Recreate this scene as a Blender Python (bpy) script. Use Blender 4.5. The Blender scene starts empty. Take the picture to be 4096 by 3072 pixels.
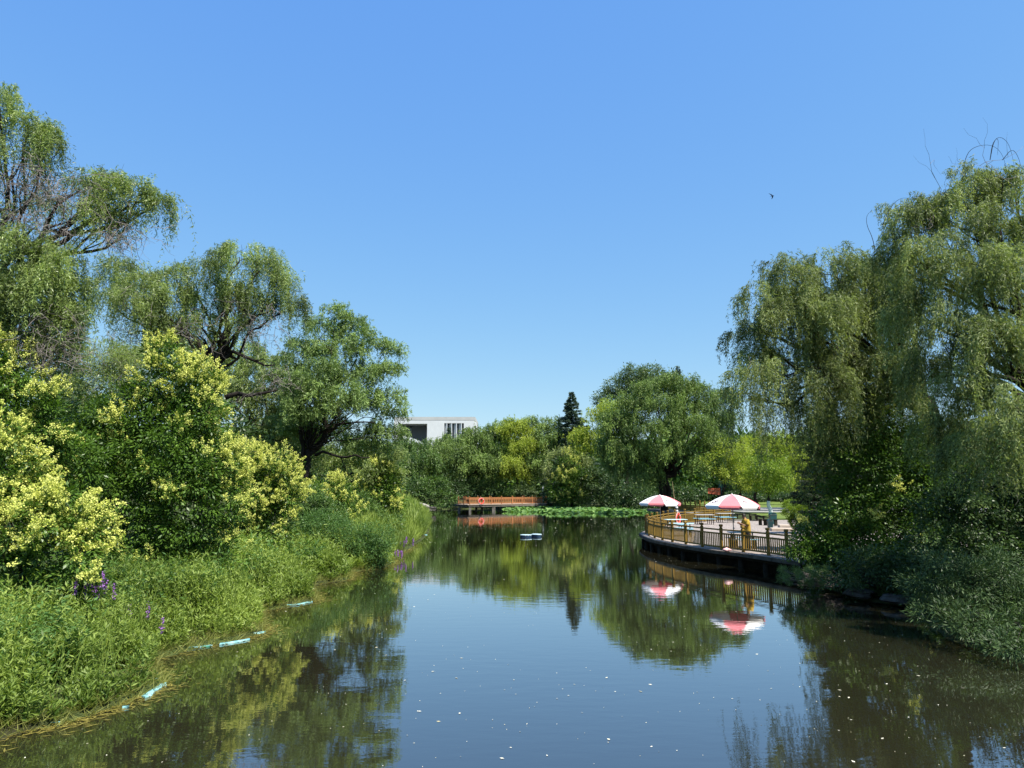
import bpy, math, random
import numpy as np
from mathutils import Vector

sc = bpy.context.scene
rng = np.random.default_rng(7)
random.seed(7)
R = math.radians

# ------------------------------------------------------------------ camera
F, CAMZ, PITCH = 710.0, 3.5, math.atan(103.5 / 710.0)
cam_d = bpy.data.cameras.new('camera')
cam = bpy.data.objects.new('camera', cam_d)
sc.collection.objects.link(cam)
cam.location = (0, 0, CAMZ)
cam.rotation_euler = (math.pi / 2 + PITCH, 0, 0)
cam_d.sensor_width = 36
cam_d.lens = 36 * F / 1024
cam_d.clip_end = 6000
sc.camera = cam

# ------------------------------------------------------------------ sky and sun
SUN = Vector((0.40, -0.34, 0.84)).normalized()
world = bpy.data.worlds.new('World')
sc.world = world
world.use_nodes = True
nt = world.node_tree
nt.nodes.clear()
wo = nt.nodes.new('ShaderNodeOutputWorld')
bg = nt.nodes.new('ShaderNodeBackground')
sky = nt.nodes.new('ShaderNodeTexSky')
sky.sky_type = 'NISHITA'
sky.sun_disc = False
sky.sun_elevation = math.asin(SUN.z)
sky.sun_rotation = math.atan2(SUN.x, SUN.y)
sky.altitude = 0
sky.air_density = 1.0
sky.dust_density = 0.3
sky.ozone_density = 2.2
hs = nt.nodes.new('ShaderNodeHueSaturation')
hs.inputs['Saturation'].default_value = 1.12
nt.links.new(sky.outputs[0], hs.inputs['Color'])
# grade the clear summer sky channel by channel (deep even blue with a pale, not white, horizon)
EXPO = 0.85
sep = nt.nodes.new('ShaderNodeSeparateColor'); com = nt.nodes.new('ShaderNodeCombineColor')
nt.links.new(hs.outputs[0], sep.inputs[0])
for i_, (k_, g_) in enumerate([(.574, .708), (.703, .525), (.919, .12)]):
    a_ = nt.nodes.new('ShaderNodeMath'); a_.operation = 'MULTIPLY'; a_.inputs[1].default_value = .2196
    p_ = nt.nodes.new('ShaderNodeMath'); p_.operation = 'POWER'; p_.inputs[1].default_value = g_
    m_ = nt.nodes.new('ShaderNodeMath'); m_.operation = 'MULTIPLY'; m_.inputs[1].default_value = k_ / (.15 * 2 ** EXPO)
    nt.links.new(sep.outputs[i_], a_.inputs[0]); nt.links.new(a_.outputs[0], p_.inputs[0]); nt.links.new(p_.outputs[0], m_.inputs[0])
    nt.links.new(m_.outputs[0], com.inputs[i_])
nt.links.new(com.outputs[0], bg.inputs[0])
bg.inputs[1].default_value = 0.15
nt.links.new(bg.outputs[0], wo.inputs[0])
sl = bpy.data.lights.new('sun', 'SUN')
sl.energy = 5.0
sl.angle = R(0.5)
sl.color = (1.0, 0.95, 0.86)
so = bpy.data.objects.new('sun', sl)
so.rotation_euler = SUN.to_track_quat('Z', 'Y').to_euler()
so.location = (30, -20, 60)
sc.collection.objects.link(so)
sc.view_settings.view_transform = 'Standard'
sc.view_settings.look = 'None'
sc.view_settings.exposure = EXPO
sc.view_settings.gamma = 1
sc.cycles.max_bounces = 6
sc.cycles.diffuse_bounces = 3
sc.cycles.glossy_bounces = 3
sc.cycles.transmission_bounces = 2
sc.cycles.use_denoising = True
sc.cycles.caustics_reflective = False
sc.cycles.caustics_refractive = False

# ------------------------------------------------------------------ helpers
cP, sP = math.cos(PITCH), math.sin(PITCH)
def ray(px, py):
    x = px / 4 - 512
    v = 384 - py / 4
    return Vector((x, F * cP - v * sP, F * sP + v * cP))
def at(px, py, Y):
    """a point of the place Y metres ahead, found along its direction"""
    d = ray(px, py)
    return Vector((d.x * Y / d.y, Y, CAMZ + d.z * Y / d.y))
def gp(px, py, z=0.0):
    d = ray(px, py)
    t = (z - CAMZ) / d.z
    return Vector((d.x * t, d.y * t, z))
def msz(p, Y):
    return p / 4 / F * Y
def link(o, parent=None):
    sc.collection.objects.link(o)
    if parent is not None:
        o.parent = parent
    return o
def tag(o, label=None, cat=None, group=None, kind=None):
    if label: o['label'] = label
    if cat: o['category'] = cat
    if group: o['group'] = group
    if kind: o['kind'] = kind
    return o
def empty(name, loc=(0, 0, 0), label=None, cat=None, group=None, rz=0):
    o = bpy.data.objects.new(name, None)
    o.empty_display_size = 0.2
    link(o)
    o.location = loc
    o.rotation_euler = (0, 0, rz)
    return tag(o, label, cat, group)
def copy_tree(o, parent=None):
    c = o.copy()
    link(c, parent)
    for ch in list(o.children):
        copy_tree(ch, c)
    return c

class MB:
    def __init__(s):
        s.v = []; s.f = []; s.m = []
    def add(s, vs, fs, m=0):
        n = len(s.v)
        s.v += [tuple(v) for v in vs]
        s.f += [tuple(i + n for i in f) for f in fs]
        s.m += [m] * len(fs)
    def box(s, c, d, rz=0, m=0, bev=0.0, ry=0, rx=0):
        hx, hy, hz = d[0] / 2, d[1] / 2, d[2] / 2
        cz, szn = math.cos(rz), math.sin(rz)
        from mathutils import Matrix
        M = Matrix.Rotation(rz, 3, 'Z') @ Matrix.Rotation(ry, 3, 'Y') @ Matrix.Rotation(rx, 3, 'X')
        if bev <= 0:
            vs = [(x, y, z) for x in (-hx, hx) for y in (-hy, hy) for z in (-hz, hz)]
            fs = [(0, 1, 3, 2), (4, 6, 7, 5), (0, 4, 5, 1), (2, 3, 7, 6), (0, 2, 6, 4), (1, 5, 7, 3)]
        else:
            b = min(bev, hx * .9, hy * .9, hz * .9)
            vs = []
            for sx in (-1, 1):
                for sy in (-1, 1):
                    for sz in (-1, 1):
                        vs += [(sx * hx, sy * (hy - b), sz * (hz - b)), (sx * (hx - b), sy * hy, sz * (hz - b)), (sx * (hx - b), sy * (hy - b), sz * hz)]
            I = lambda sx, sy, sz, k: ((sx > 0) * 4 + (sy > 0) * 2 + (sz > 0)) * 3 + k
            fs = []
            for sx in (-1, 1):
                fs.append([I(sx, -1, -1, 0), I(sx, 1, -1, 0), I(sx, 1, 1, 0), I(sx, -1, 1, 0)])
                fs.append([I(-1, sx, -1, 1), I(1, sx, -1, 1), I(1, sx, 1, 1), I(-1, sx, 1, 1)])
                fs.append([I(-1, -1, sx, 2), I(1, -1, sx, 2), I(1, 1, sx, 2), I(-1, 1, sx, 2)])
                for sy in (-1, 1):
                    fs.append([I(sx, sy, -1, 0), I(sx, sy, 1, 0), I(sx, sy, 1, 1), I(sx, sy, -1, 1)])
                    fs.append([I(sx, -1, sy, 0), I(sx, 1, sy, 0), I(sx, 1, sy, 2), I(sx, -1, sy, 2)])
                    fs.append([I(-1, sx, sy, 1), I(1, sx, sy, 1), I(1, sx, sy, 2), I(-1, sx, sy, 2)])
                    for sz in (-1, 1):
                        fs.append([I(sx, sy, sz, 0), I(sx, sy, sz, 1), I(sx, sy, sz, 2)])
        C = Vector(c)
        s.add([C + M @ Vector(v) for v in vs], fs, m)
    def bar(s, a, b, w, h, m=0):
        a, b = Vector(a), Vector(b)
        d = (b - a)
        L = d.length
        d.normalize()
        up = Vector((0, 0, 1)) if abs(d.z) < .95 else Vector((1, 0, 0))
        sd_ = d.cross(up).normalized()
        u = sd_.cross(d)
        vs = []
        for p in (a, b):
            for i, j in ((-1, -1), (1, -1), (1, 1), (-1, 1)):
                vs.append(p + sd_ * i * w / 2 + u * j * h / 2)
        s.add(vs, [(0, 3, 2, 1), (4, 5, 6, 7), (0, 1, 5, 4), (1, 2, 6, 5), (2, 3, 7, 6), (3, 0, 4, 7)], m)
    def tube(s, pts, rad, n=8, m=0, cap=True):
        pts = [Vector(p) for p in pts]
        vs = []
        ref = Vector((0.3, 0.9, 0.1))
        for i, p in enumerate(pts):
            d = (pts[min(i + 1, len(pts) - 1)] - pts[max(i - 1, 0)])
            if d.length < 1e-9: d = Vector((0, 0, 1))
            d.normalize()
            if i == 0:
                e1 = d.cross(ref)
                if e1.length < 1e-2: e1 = d.cross(Vector((1, 0, 0)))
            else:
                e1 = e1 - d * e1.dot(d)
            e1.normalize()
            e2 = d.cross(e1)
            r = rad[i] if hasattr(rad, '__len__') else rad
            for k in range(n):
                a = 2 * math.pi * k / n
                vs.append(p + (e1 * math.cos(a) + e2 * math.sin(a)) * r)
        fs = []
        for i in range(len(pts) - 1):
            for k in range(n):
                k2 = (k + 1) % n
                fs.append((i * n + k, i * n + k2, (i + 1) * n + k2, (i + 1) * n + k))
        if cap:
            fs.append(tuple(range(n))[::-1])
            fs.append(tuple(range((len(pts) - 1) * n, len(pts) * n)))
        s.add(vs, fs, m)
    def prism(s, poly, z0, z1, m=0, mt=None):
        n = len(poly)
        vs = [(p[0], p[1], z0) for p in poly] + [(p[0], p[1], z1) for p in poly]
        s.add(vs, [(i, (i + 1) % n, n + (i + 1) % n, n + i) for i in range(n)] + [tuple(range(n))[::-1]], m)
        s.add(vs[n:], [tuple(range(n))], m if mt is None else mt)
    def lathe(s, prof, n=16, c=(0, 0, 0), m=0):
        vs = []
        for r, z in prof:
            for k in range(n):
                a = 2 * math.pi * k / n
                vs.append((c[0] + r * math.cos(a), c[1] + r * math.sin(a), c[2] + z))
        fs = []
        for i in range(len(prof) - 1):
            for k in range(n):
                k2 = (k + 1) % n
                fs.append((i * n + k, i * n + k2, (i + 1) * n + k2, (i + 1) * n + k))
        s.add(vs, fs, m)
    def build(s, name, mats, parent=None, smooth=False, label=None, cat=None, group=None, kind=None, loc=None):
        me = bpy.data.meshes.new(name)
        me.from_pydata(s.v, [], s.f)
        if not isinstance(mats, (list, tuple)): mats = [mats]
        for m_ in mats: me.materials.append(m_)
        if len(mats) > 1: me.polygons.foreach_set('material_index', s.m)
        if smooth: me.polygons.foreach_set('use_smooth', [True] * len(s.f))
        me.update()
        o = bpy.data.objects.new(name, me)
        link(o, parent)
        if loc is not None: o.location = loc
        return tag(o, label, cat, group, kind)

# ------------------------------------------------------------------ materials
MATS = {}
def N(nt, t, **kw):
    n = nt.nodes.new(t)
    for k, v in kw.items(): setattr(n, k, v)
    return n
def mat(name, col, rough=.7, var=.12, scale=6.0, bump=0.0, bscale=40, spec=.4, metal=0, col2=None, stretch=None, sheen=0):
    if name in MATS: return MATS[name]
    m = bpy.data.materials.new(name)
    m.use_nodes = True
    t = m.node_tree
    b = t.nodes['Principled BSDF']
    b.inputs['Roughness'].default_value = rough
    b.inputs['Specular IOR Level'].default_value = spec
    b.inputs['Metallic'].default_value = metal
    tc = N(t, 'ShaderNodeTexCoord')
    mp = N(t, 'ShaderNodeMapping')
    if stretch: mp.inputs['Scale'].default_value = stretch
    t.links.new(tc.outputs['Object'], mp.inputs[0])
    nz = N(t, 'ShaderNodeTexNoise')
    nz.inputs['Scale'].default_value = scale
    nz.inputs['Detail'].default_value = 5
    t.links.new(mp.outputs[0], nz.inputs[0])
    rp = N(t, 'ShaderNodeValToRGB')
    rp.color_ramp.elements[0].position = .3
    rp.color_ramp.elements[1].position = .7
    c1 = [max(0, c * (1 - var)) for c in col]
    c2 = list(col2) if col2 else [min(1, c * (1 + var)) for c in col]
    rp.color_ramp.elements[0].color = (*c1, 1)
    rp.color_ramp.elements[1].color = (*c2, 1)
    t.links.new(nz.outputs['Fac'], rp.inputs[0])
    t.links.new(rp.outputs[0], b.inputs['Base Color'])
    if bump:
        n2 = N(t, 'ShaderNodeTexNoise')
        n2.inputs['Scale'].default_value = bscale
        n2.inputs['Detail'].default_value = 4
        t.links.new(mp.outputs[0], n2.inputs[0])
        bp = N(t, 'ShaderNodeBump')
        bp.inputs['Strength'].default_value = bump
        bp.inputs['Distance'].default_value = .02
        t.links.new(n2.outputs['Fac'], bp.inputs['Height'])
        t.links.new(bp.outputs[0], b.inputs['Normal'])
    MATS[name] = m
    return m
def leafmat(name, dark, light, trans=.35, rough=.45, spec=.4, tcol=None):
    if name in MATS: return MATS[name]
    m = bpy.data.materials.new(name)
    m.use_nodes = True
    t = m.node_tree
    b = t.nodes['Principled BSDF']
    b.inputs['Roughness'].default_value = rough
    b.inputs['Specular IOR Level'].default_value = spec
    at_ = N(t, 'ShaderNodeAttribute', attribute_name='tint')
    rp = N(t, 'ShaderNodeValToRGB')
    rp.color_ramp.elements[0].color = (*dark, 1)
    rp.color_ramp.elements[1].color = (*light, 1)
    t.links.new(at_.outputs['Fac'], rp.inputs[0])
    t.links.new(rp.outputs[0], b.inputs['Base Color'])
    tr = N(t, 'ShaderNodeBsdfTranslucent')
    mx = N(t, 'ShaderNodeMixRGB', blend_type='MULTIPLY')
    mx.inputs[0].default_value = 1
    mx.inputs[2].default_value = (*(tcol or (1.25, 1.35, .6)), 1)
    t.links.new(rp.outputs[0], mx.inputs[1])
    t.links.new(mx.outputs[0], tr.inputs[0])
    ms = N(t, 'ShaderNodeMixShader')
    ms.inputs[0].default_value = trans
    t.links.new(b.outputs[0], ms.inputs[1])
    t.links.new(tr.outputs[0], ms.inputs[2])
    t.links.new(ms.outputs[0], t.nodes['Material Output'].inputs[0])
    MATS[name] = m
    return m

M_bark = mat('bark', (.022, .018, .015), .9, .35, 9, .8, 30, spec=.15)
M_twig = mat('bare_twig', (.19, .165, .15), .8, .3, 5, spec=.2)
M_white_bark = mat('whitewashed_bark', (.62, .63, .6), .9, .12, 6)
L_willow = leafmat('willow_leaf', (.06, .085, .028), (.35, .41, .15), 0.36, .5, .25)
L_willow2 = leafmat('willow_leaf_yellow', (.075, .11, .03), (.35, .44, .14), 0.36, .42, .45)
L_wfar = leafmat('willow_leaf_far', (.045, .085, .022), (.25, .35, .085), 0.28, .5, .3)
L_airy = leafmat('airy_willow_leaf', (.07, .12, .035), (.30, .41, .13), .32, .5, .3)
L_wlight = leafmat('willow_leaf_light', (.20, .26, .03), (.44, .50, .08), 0.42, .5, .3)
L_privet = leafmat('privet_leaf', (.022, .06, .010), (.15, .26, .035), 0.26, .4, .3)
L_flower = leafmat('privet_blossom', (.42, .48, .07), (.83, .83, .26), 0.3, .8, .1, (1, 1, .8))
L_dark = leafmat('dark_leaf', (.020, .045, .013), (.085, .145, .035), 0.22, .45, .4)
L_mid = leafmat('mid_leaf', (.035, .08, .018), (.15, .24, .05), 0.28, .45, .4)
L_broad = leafmat('broad_leaf', (.05, .09, .035), (.16, .22, .09), 0.3, .45, .4)
L_bright = leafmat('bright_leaf', (.10, .17, .012), (.26, .34, .04), .4, .5, .3)
L_conifer = leafmat('conifer_needle', (.035, .07, .045), (.12, .175, .11), .12, .5, .3, (1, 1, 1))
L_pine = leafmat('pine_needle', (.05, .10, .03), (.20, .29, .09), .15, .5, .3)
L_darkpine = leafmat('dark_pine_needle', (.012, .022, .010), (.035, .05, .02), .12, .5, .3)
L_herb = leafmat('herb_leaf', (.055, .115, .018), (.31, .39, .075), 0.33, .5, .3)
L_herb2 = leafmat('herb_leaf_dark', (.03, .085, .02), (.14, .25, .06), 0.28, .5, .3)
L_grass = leafmat('grass_blade', (.16, .18, .04), (.36, .36, .11), .3, .6, .2)
L_feather = leafmat('feathery_leaf', (.018, .04, .012), (.095, .155, .045), 0.15, .5, .3)
L_lotus = leafmat('lotus_leaf', (.04, .13, .02), (.22, .36, .09), .25, .5, .4)
L_purple = leafmat('purple_flower', (.20, .07, .34), (.48, .22, .62), .2, .8, .1, (1, 1, 1))
L_petal = leafmat('petal', (.45, .40, .22), (.85, .82, .66), .1, .8, .1, (1, 1, 1))
L_scum = leafmat('pond_weed', (.10, .09, .02), (.32, .27, .06), .1, .7, .2, (1, 1, 1))

# ------------------------------------------------------------------ leaf meshes
def unit(a):
    return a / np.maximum(np.linalg.norm(a, axis=1, keepdims=True), 1e-9)
def leafmesh(name, P, D, NRM, L, W, tint, material, parent=None, wide=.45, **kw):
    n = len(P)
    D = unit(D)
    S = np.cross(D, NRM)
    S = unit(S)
    L = np.broadcast_to(np.asarray(L, float), (n,))[:, None]
    W = np.broadcast_to(np.asarray(W, float), (n,))[:, None]
    v = np.empty((n, 4, 3), np.float32)
    v[:, 0] = P
    v[:, 1] = P + D * L * wide + S * W / 2
    v[:, 2] = P + D * L
    v[:, 3] = P + D * L * wide - S * W / 2
    me = bpy.data.meshes.new(name)
    me.vertices.add(4 * n)
    me.vertices.foreach_set('co', v.reshape(-1))
    me.loops.add(4 * n)
    me.loops.foreach_set('vertex_index', np.arange(4 * n, dtype=np.int32))
    me.polygons.add(n)
    me.polygons.foreach_set('loop_start', np.arange(0, 4 * n, 4, dtype=np.int32))
    at_ = me.attributes.new('tint', 'FLOAT', 'POINT')
    at_.data.foreach_set('value', np.repeat(np.clip(tint, 0, 1), 4).astype(np.float32))
    me.materials.append(material)
    me.update(calc_edges=True)
    o = bpy.data.objects.new(name, me)
    link(o, parent)
    global NLEAF
    NLEAF += n
    return tag(o, **kw)
NLEAF = 0
def rnd_dir(n):
    return unit(rng.normal(size=(n, 3)))

def lobes3(lobes, Y, dep=.8):
    out = []
    for l in lobes:
        px, py, rx, ry = l[:4]
        dy = l[4] if len(l) > 4 else 0
        yy = Y + dy
        c = at(px, py, yy)
        out.append((np.array(c), np.array([msz(rx, yy), msz(rx, yy) * dep, msz(ry, yy)])))
    return out

def wobble(p0, p1, n=7, amp=.08, sag=0.0):
    p0, p1 = Vector(p0), Vector(p1)
    L = (p1 - p0).length
    n = n * 2
    h = [(Vector(rng.normal(size=3)) * amp * L * .16 / k, rng.uniform(0, 6)) for k in (1, 2, 3, 4)]
    pts = []
    for i in range(n + 1):
        t = i / n
        q = p0.lerp(p1, t)
        e = min(1, 4 * t) * min(1, 4 * (1 - t))
        for k, (v, ph) in enumerate(h):
            q += v * math.sin((k + 1.5) * 3.1 * t + ph) * e
        q.z += sag * L * math.sin(math.pi * t)
        pts.append(q)
    return pts
def limb(mb, p0, p1, r0, r1, n=7, amp=.35, sag=.06, sides=8):
    pts = wobble(p0, p1, n, amp, sag)
    m_ = len(pts) - 1
    mb.tube(pts, [r0 + (r1 - r0) * (i / m_) for i in range(m_ + 1)], sides)
    return pts

def twigs(name, spots, parent, n=60, length=1.2, r=.008, material=None, down=.4):
    mb = MB()
    for k in range(n):
        c, rad = spots[k % len(spots)]
        p = Vector(c + rng.uniform(-1, 1, 3) * rad * .8)
        d = Vector(rng.normal(size=3)); d.z -= down; d.normalize()
        L = length * rng.uniform(.4, 1.2)
        pts = [p]
        ns = 8
        for i in range(ns):
            d = (d + Vector(rng.normal(size=3)) * .38 + Vector((0, 0, -down * .25))).normalized()
            p = p + d * L / ns
            pts.append(p)
        mb.tube(pts, [r * (1 - .75 * i / ns) for i in range(ns + 1)], 3, cap=False)
        q = pts[3]
        for b in range(2):
            d2 = (d + Vector(rng.normal(size=3)) * .8).normalized()
            pp = pts[2 + 2 * b]
            pl = [pp]
            for i in range(4):
                d2 = (d2 + Vector(rng.normal(size=3)) * .35).normalized()
                pp = pp + d2 * L / ns
                pl.append(pp)
            mb.tube(pl, [r * .6 * (1 - .7 * i / 4) for i in range(5)], 3, cap=False)
    return mb.build(name, material or M_twig, parent)

def tree_root(name, base, label, cat, group):
    return empty(name, base, label, cat, group)

def local(arr, base):
    return arr - np.array(base)

def make_trunk(base, fork, LB, r, parent, branches=3, extra=(), name='trunk', material=None, sag=.06, white=None):
    mb = MB()
    B = Vector(base)
    f = Vector(fork)
    z0 = Vector((0, 0, -.25))
    pts = wobble(z0, f - B, 7, .25)
    mb.tube(pts, [r * (1.35 if i == 0 else 1.15 - .35 * i / 14) for i in range(15)], 10)
    for c, rad in LB:
        tgt = Vector(c) - B
        tgt.z -= rad[2] * .2
        lp = limb(mb, f - B, tgt, r * .28, r * .07, sag=sag)
        for k in range(branches):
            u = rnd_dir(1)[0]; u[2] = abs(u[2])
            e = Vector(c + u * rad * .85) - B
            s_ = lp[8 + 2 * (k % 3)]
            limb(mb, s_, e, r * .08, r * .015, 6, .35, .05, 5)
    for a, b, r0, r1 in extra:
        lp = limb(mb, Vector(a) - B, Vector(b) - B, r0, r1, 8, .4, .03)
        for k in range(3):
            e = lp[6 + 3 * (k % 3)] + Vector(rng.normal(size=3)) * .5 * (Vector(b) - Vector(a)).length * .3
            limb(mb, lp[5 + 2 * k], e, r1 * 1.2, r1 * .2, 6, .4, 0, 5)
    o = mb.build(name, material or M_bark, parent, smooth=True)
    if white:
        w = MB()
        n = 12
        w.tube(pts[:n + 1], [r * (1.39 if i == 0 else 1.19 - .35 * i / 14) for i in range(n + 1)], 10)
        w.build('whitewash', M_white_bark, parent, smooth=True)
    return o

def willow(label, Y, lobes, base, fork, r=.28, L=2.0, leaf=(.13, .022), cov=2.4, material=None, tress=.16, spread=.55,
           group=None, name='weeping_willow', cat='willow tree', tw=0, twl=1.0, extra=(), bias=0.0, trunk=True, dep=.8, twlobes=None, lenv=.6, upright=0.0, branches=3, twr=.008):
    material = material or L_willow
    root = tree_root(name, base, label, cat, group)
    LB = lobes3(lobes, Y, dep)
    if trunk: make_trunk(base, fork, LB, r, root, extra=extra, branches=branches)
    la = leaf[0] * leaf[1] * .5
    Ps, Ds, Ns, Ts, Ls = [], [], [], [], []
    spacing = leaf[0] * .28
    for i, (c, rad) in enumerate(LB):
        Ll = L * (lobes[i][5] if len(lobes[i]) > 5 else 1.0)
        cv = cov * (lobes[i][6] if len(lobes[i]) > 6 else 1.0)
        area = math.pi * rad[0] * rad[2] + 2 * rad[0] * Ll * .5
        nleaf = int(cv * area / la)
        mL = Ll * .68
        nstr = max(6, int(nleaf / (mL / spacing)))
        ntr = max(4, nstr // 16)
        u = rnd_dir(ntr)
        u[:, 2] = np.where(u[:, 2] < -.25, -u[:, 2], u[:, 2])
        u[:, 2] += bias
        u = unit(u)
        rr = np.where(rng.random(ntr) < .62, rng.uniform(.8, 1.08, ntr), rng.uniform(.2, .8, ntr))[:, None]
        tp = c + u * rad * rr
        ttint = rng.normal(0, .22, ntr)
        tlen = Ll * rng.uniform(1 - lenv, 1.1, ntr) * rng.choice([1, 1, 1, 1.35], ntr)
        idx = rng.integers(0, ntr, nstr)
        sp = tp[idx] + rng.normal(size=(nstr, 3)) * tress * np.array([1, 1, .7])
        su = u[idx]
        h = su.copy(); h[:, 2] = 0
        h = unit(h + rng.normal(size=(nstr, 3)) * np.array([.35, .35, 0]))
        sl_ = tlen[idx] * rng.uniform(.45, 1.0, nstr)
        amp = rng.uniform(.15, .55, nstr) * min(1.0, Ll * .5)
        cnt = np.maximum(2, (sl_ / spacing).astype(int))
        rep = np.repeat(np.arange(nstr), cnt)
        t = rng.random(len(rep)) * sl_[rep]
        k = .35
        drop = t - k * (1 - np.exp(-t / k)) * (1 + upright)
        P = sp[rep] + h[rep] * (amp[rep] * (1 - np.exp(-t / .5)))[:, None]
        sway = np.sin(t * 2.2 + rep * 1.7) * .05 * t
        P[:, 0] += sway
        P[:, 2] += .06 - drop
        P += rng.normal(size=P.shape) * .02
        hd = rng.normal(size=P.shape) * spread
        D = hd + np.array([0, 0, -.75]) + h[rep] * (.9 * np.exp(-t / .5))[:, None]
        Ps.append(P); Ds.append(D)
        Ns.append(rnd_dir(len(P)) + np.array([0.15, -.1, .25]))
        Ts.append(.5 + ttint[idx][rep] + rng.normal(0, .16, len(P)))
        Ls.append(leaf[0] * rng.uniform(.6, 1.2, len(P)))
    P = local(np.concatenate(Ps), base)
    Ln = np.concatenate(Ls)
    leafmesh('crown', P, np.concatenate(Ds), np.concatenate(Ns), Ln, Ln * leaf[1] / leaf[0], np.concatenate(Ts), material, root)
    if tw:
        tl = lobes3(twlobes, Y, dep) if twlobes else LB
        tl = [(c - np.array(base), r_) for c, r_ in tl]
        twigs('bare_twigs', tl, root, tw, twl, twr)
    return root

def broad(label, Y, lobes, base, name='tree', cat='tree', leaf=(.12, .05), cov=2.6, material=None, clump=.3, bl=0.0, group=None,
          fork=None, r=.1, trunk=True, dep=.8, blsize=1.0, droop=.35, shell=.62, tw=0, white=None, blmin=-.2, ragged=.12, branches=3):
    material = material or L_privet
    root = tree_root(name, base, label, cat, group)
    LB = lobes3(lobes, Y, dep)
    if trunk:
        f = fork or (Vector(base) + (Vector(LB[0][0]) - Vector(base)) * .35)
        make_trunk(base, f, LB, r, root, branches=branches, white=white)
    la = leaf[0] * leaf[1] * .5
    Ps, Ds, Ns, Ts, Ls = [], [], [], [], []
    FP, FD, FT = [], [], []
    for i, (c, rad) in enumerate(LB):
        blv = lobes[i][5] if len(lobes[i]) > 5 else bl
        cv = cov * (lobes[i][6] if len(lobes[i]) > 6 else 1.0)
        area = math.pi * rad[0] * rad[2] * 1.5
        n = int(cv * 1.7 * area / la)
        nc = max(6, int(n / 60))
        u = rnd_dir(nc)
        rr = np.where(rng.random(nc) < .8, rng.uniform(.8, 1.0 + ragged, nc), rng.uniform(shell * .5, .85, nc))[:, None]
        cc = c + u * rad * rr
        ct = rng.normal(0, .13, nc)
        idx = rng.integers(0, nc, n)
        g = rng.normal(size=(n, 3))
        P = cc[idx] + g * clump * np.array([.5, .5, .36])
        D = g * .8 + u[idx] * .7 + np.array([0, 0, -droop])
        Ps.append(P); Ds.append(D)
        Ns.append(rng.normal(size=(n, 3)) * .55 + np.array([0, 0, .8]) + u[idx] * .45)
        Ts.append(.45 + ct[idx] + rng.normal(0, .15, n))
        Ls.append(leaf[0] * rng.uniform(.6, 1.2, n))
        if blv > 0:
            sunny = u @ np.array(SUN) + .35 * u[:, 2] + rng.normal(0, .22, nc)
            sel = np.where((rng.random(nc) < blv) & (sunny > blmin) & (rr[:, 0] > .78))[0]
            for s_ in sel:
                npn = rng.integers(6, 12)
                for q in range(npn):
                    ax = unit((u[s_] * .9 + np.array([0, 0, .55]) + rng.normal(size=3) * .4)[None])[0]
                    st = cc[s_] + u[s_] * clump * .55 + rng.normal(size=3) * clump * .55
                    h = .24 * blsize * rng.uniform(.7, 1.2)
                    m = int(46)
                    t = rng.random(m)
                    off = rng.normal(size=(m, 3)) * (.05 * blsize * (1 - .75 * t))[:, None]
                    FP.append(st + ax * (t * h)[:, None] + off)
                    FT.append(np.full(m, rng.uniform(.2, .95)) + rng.normal(0, .15, m))
    P = local(np.concatenate(Ps), base)
    Ln = np.concatenate(Ls)
    leafmesh('crown', P, np.concatenate(Ds), np.concatenate(Ns), Ln, Ln * leaf[1] / leaf[0], np.concatenate(Ts), material, root)
    if FP:
        P = local(np.concatenate(FP), base)
        n = len(P)
        leafmesh('blossom', P, rnd_dir(n), rnd_dir(n),   .042 * blsize, .036 * blsize, np.concatenate(FT), L_flower, root)
    if tw:
        twigs('bare_twigs', [(c - np.array(base), r_) for c, r_ in LB], root, tw, 1.0)
    return root

def conifer(label, Y, px, top, bot, rx, base, name='cedar_tree', leaf=(.35, .09), material=None, group=None, den=1.0):
    root = tree_root(name, base, label, 'conifer', group)
    T = at(px, top, Y); Bm = at(px, bot, Y)
    H = T.z - Bm.z
    Rm = msz(rx, Y)
    mb = MB()
    ax = Vector((T.x, T.y, 0))
    b = Vector(base)
    mb.tube([Vector((0, 0, -.2)), T.lerp(Vector((T.x, T.y, base[2])), .5) - b, T - b], [.28, .15, .02], 8)
    Ps, Ds = [], []
    z = 0.0
    while z < H * .985:
        f = z / H
        rad = Rm * (1 - (1 - f) ** 1.05 * 0) * max(.03, (f ** .85)) * rng.uniform(.8, 1.12)
        nb = 7 + int(5 * f)
        zc = T.z - z
        for k in range(nb):
            a = rng.uniform(0, 2 * math.pi)
            rl = rad * rng.uniform(.75, 1.15) + .1
            d = np.array([math.cos(a), math.sin(a), 0])
            e = np.array([T.x, T.y, zc]) + d * rl + np.array([0, 0, rng.uniform(-.05, .12) * rl])
            mb.tube([Vector((T.x, T.y, zc)) - b, Vector(e) - b], [.04, .01], 3, cap=False)
            m = int(max(6, rl * 40 * den))
            t = np.sqrt(rng.random(m))
            side = np.cross(d, [0, 0, 1.0])
            w = (1 - t * .6) * rl * .22
            P = np.array([T.x, T.y, zc]) + d * (t * rl)[:, None] + side * (rng.uniform(-1, 1, m) * w)[:, None]
            P[:, 2] += (e[2] - zc) * t + rng.uniform(-.12, .03, m) * (rl * .3) 
            Ps.append(P)
            Ds.append(d + side * rng.uniform(-.9, .9, m)[:, None] + np.array([0, 0, -.18]) + rng.normal(size=(m, 3)) * .38)
        z += H * .017 + .06 * f
    mb.build('trunk', M_bark, root)
    P = local(np.concatenate(Ps), base)
    n = len(P)
    leafmesh('crown', P, np.concatenate(Ds), rng.normal(size=(n, 3)) * .9 + np.array([0, -.4, .6]), leaf[0] * rng.uniform(.6, 1.2, n), leaf[1], .5 + rng.normal(0, .2, n), material or L_conifer, root)
    return root

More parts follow.
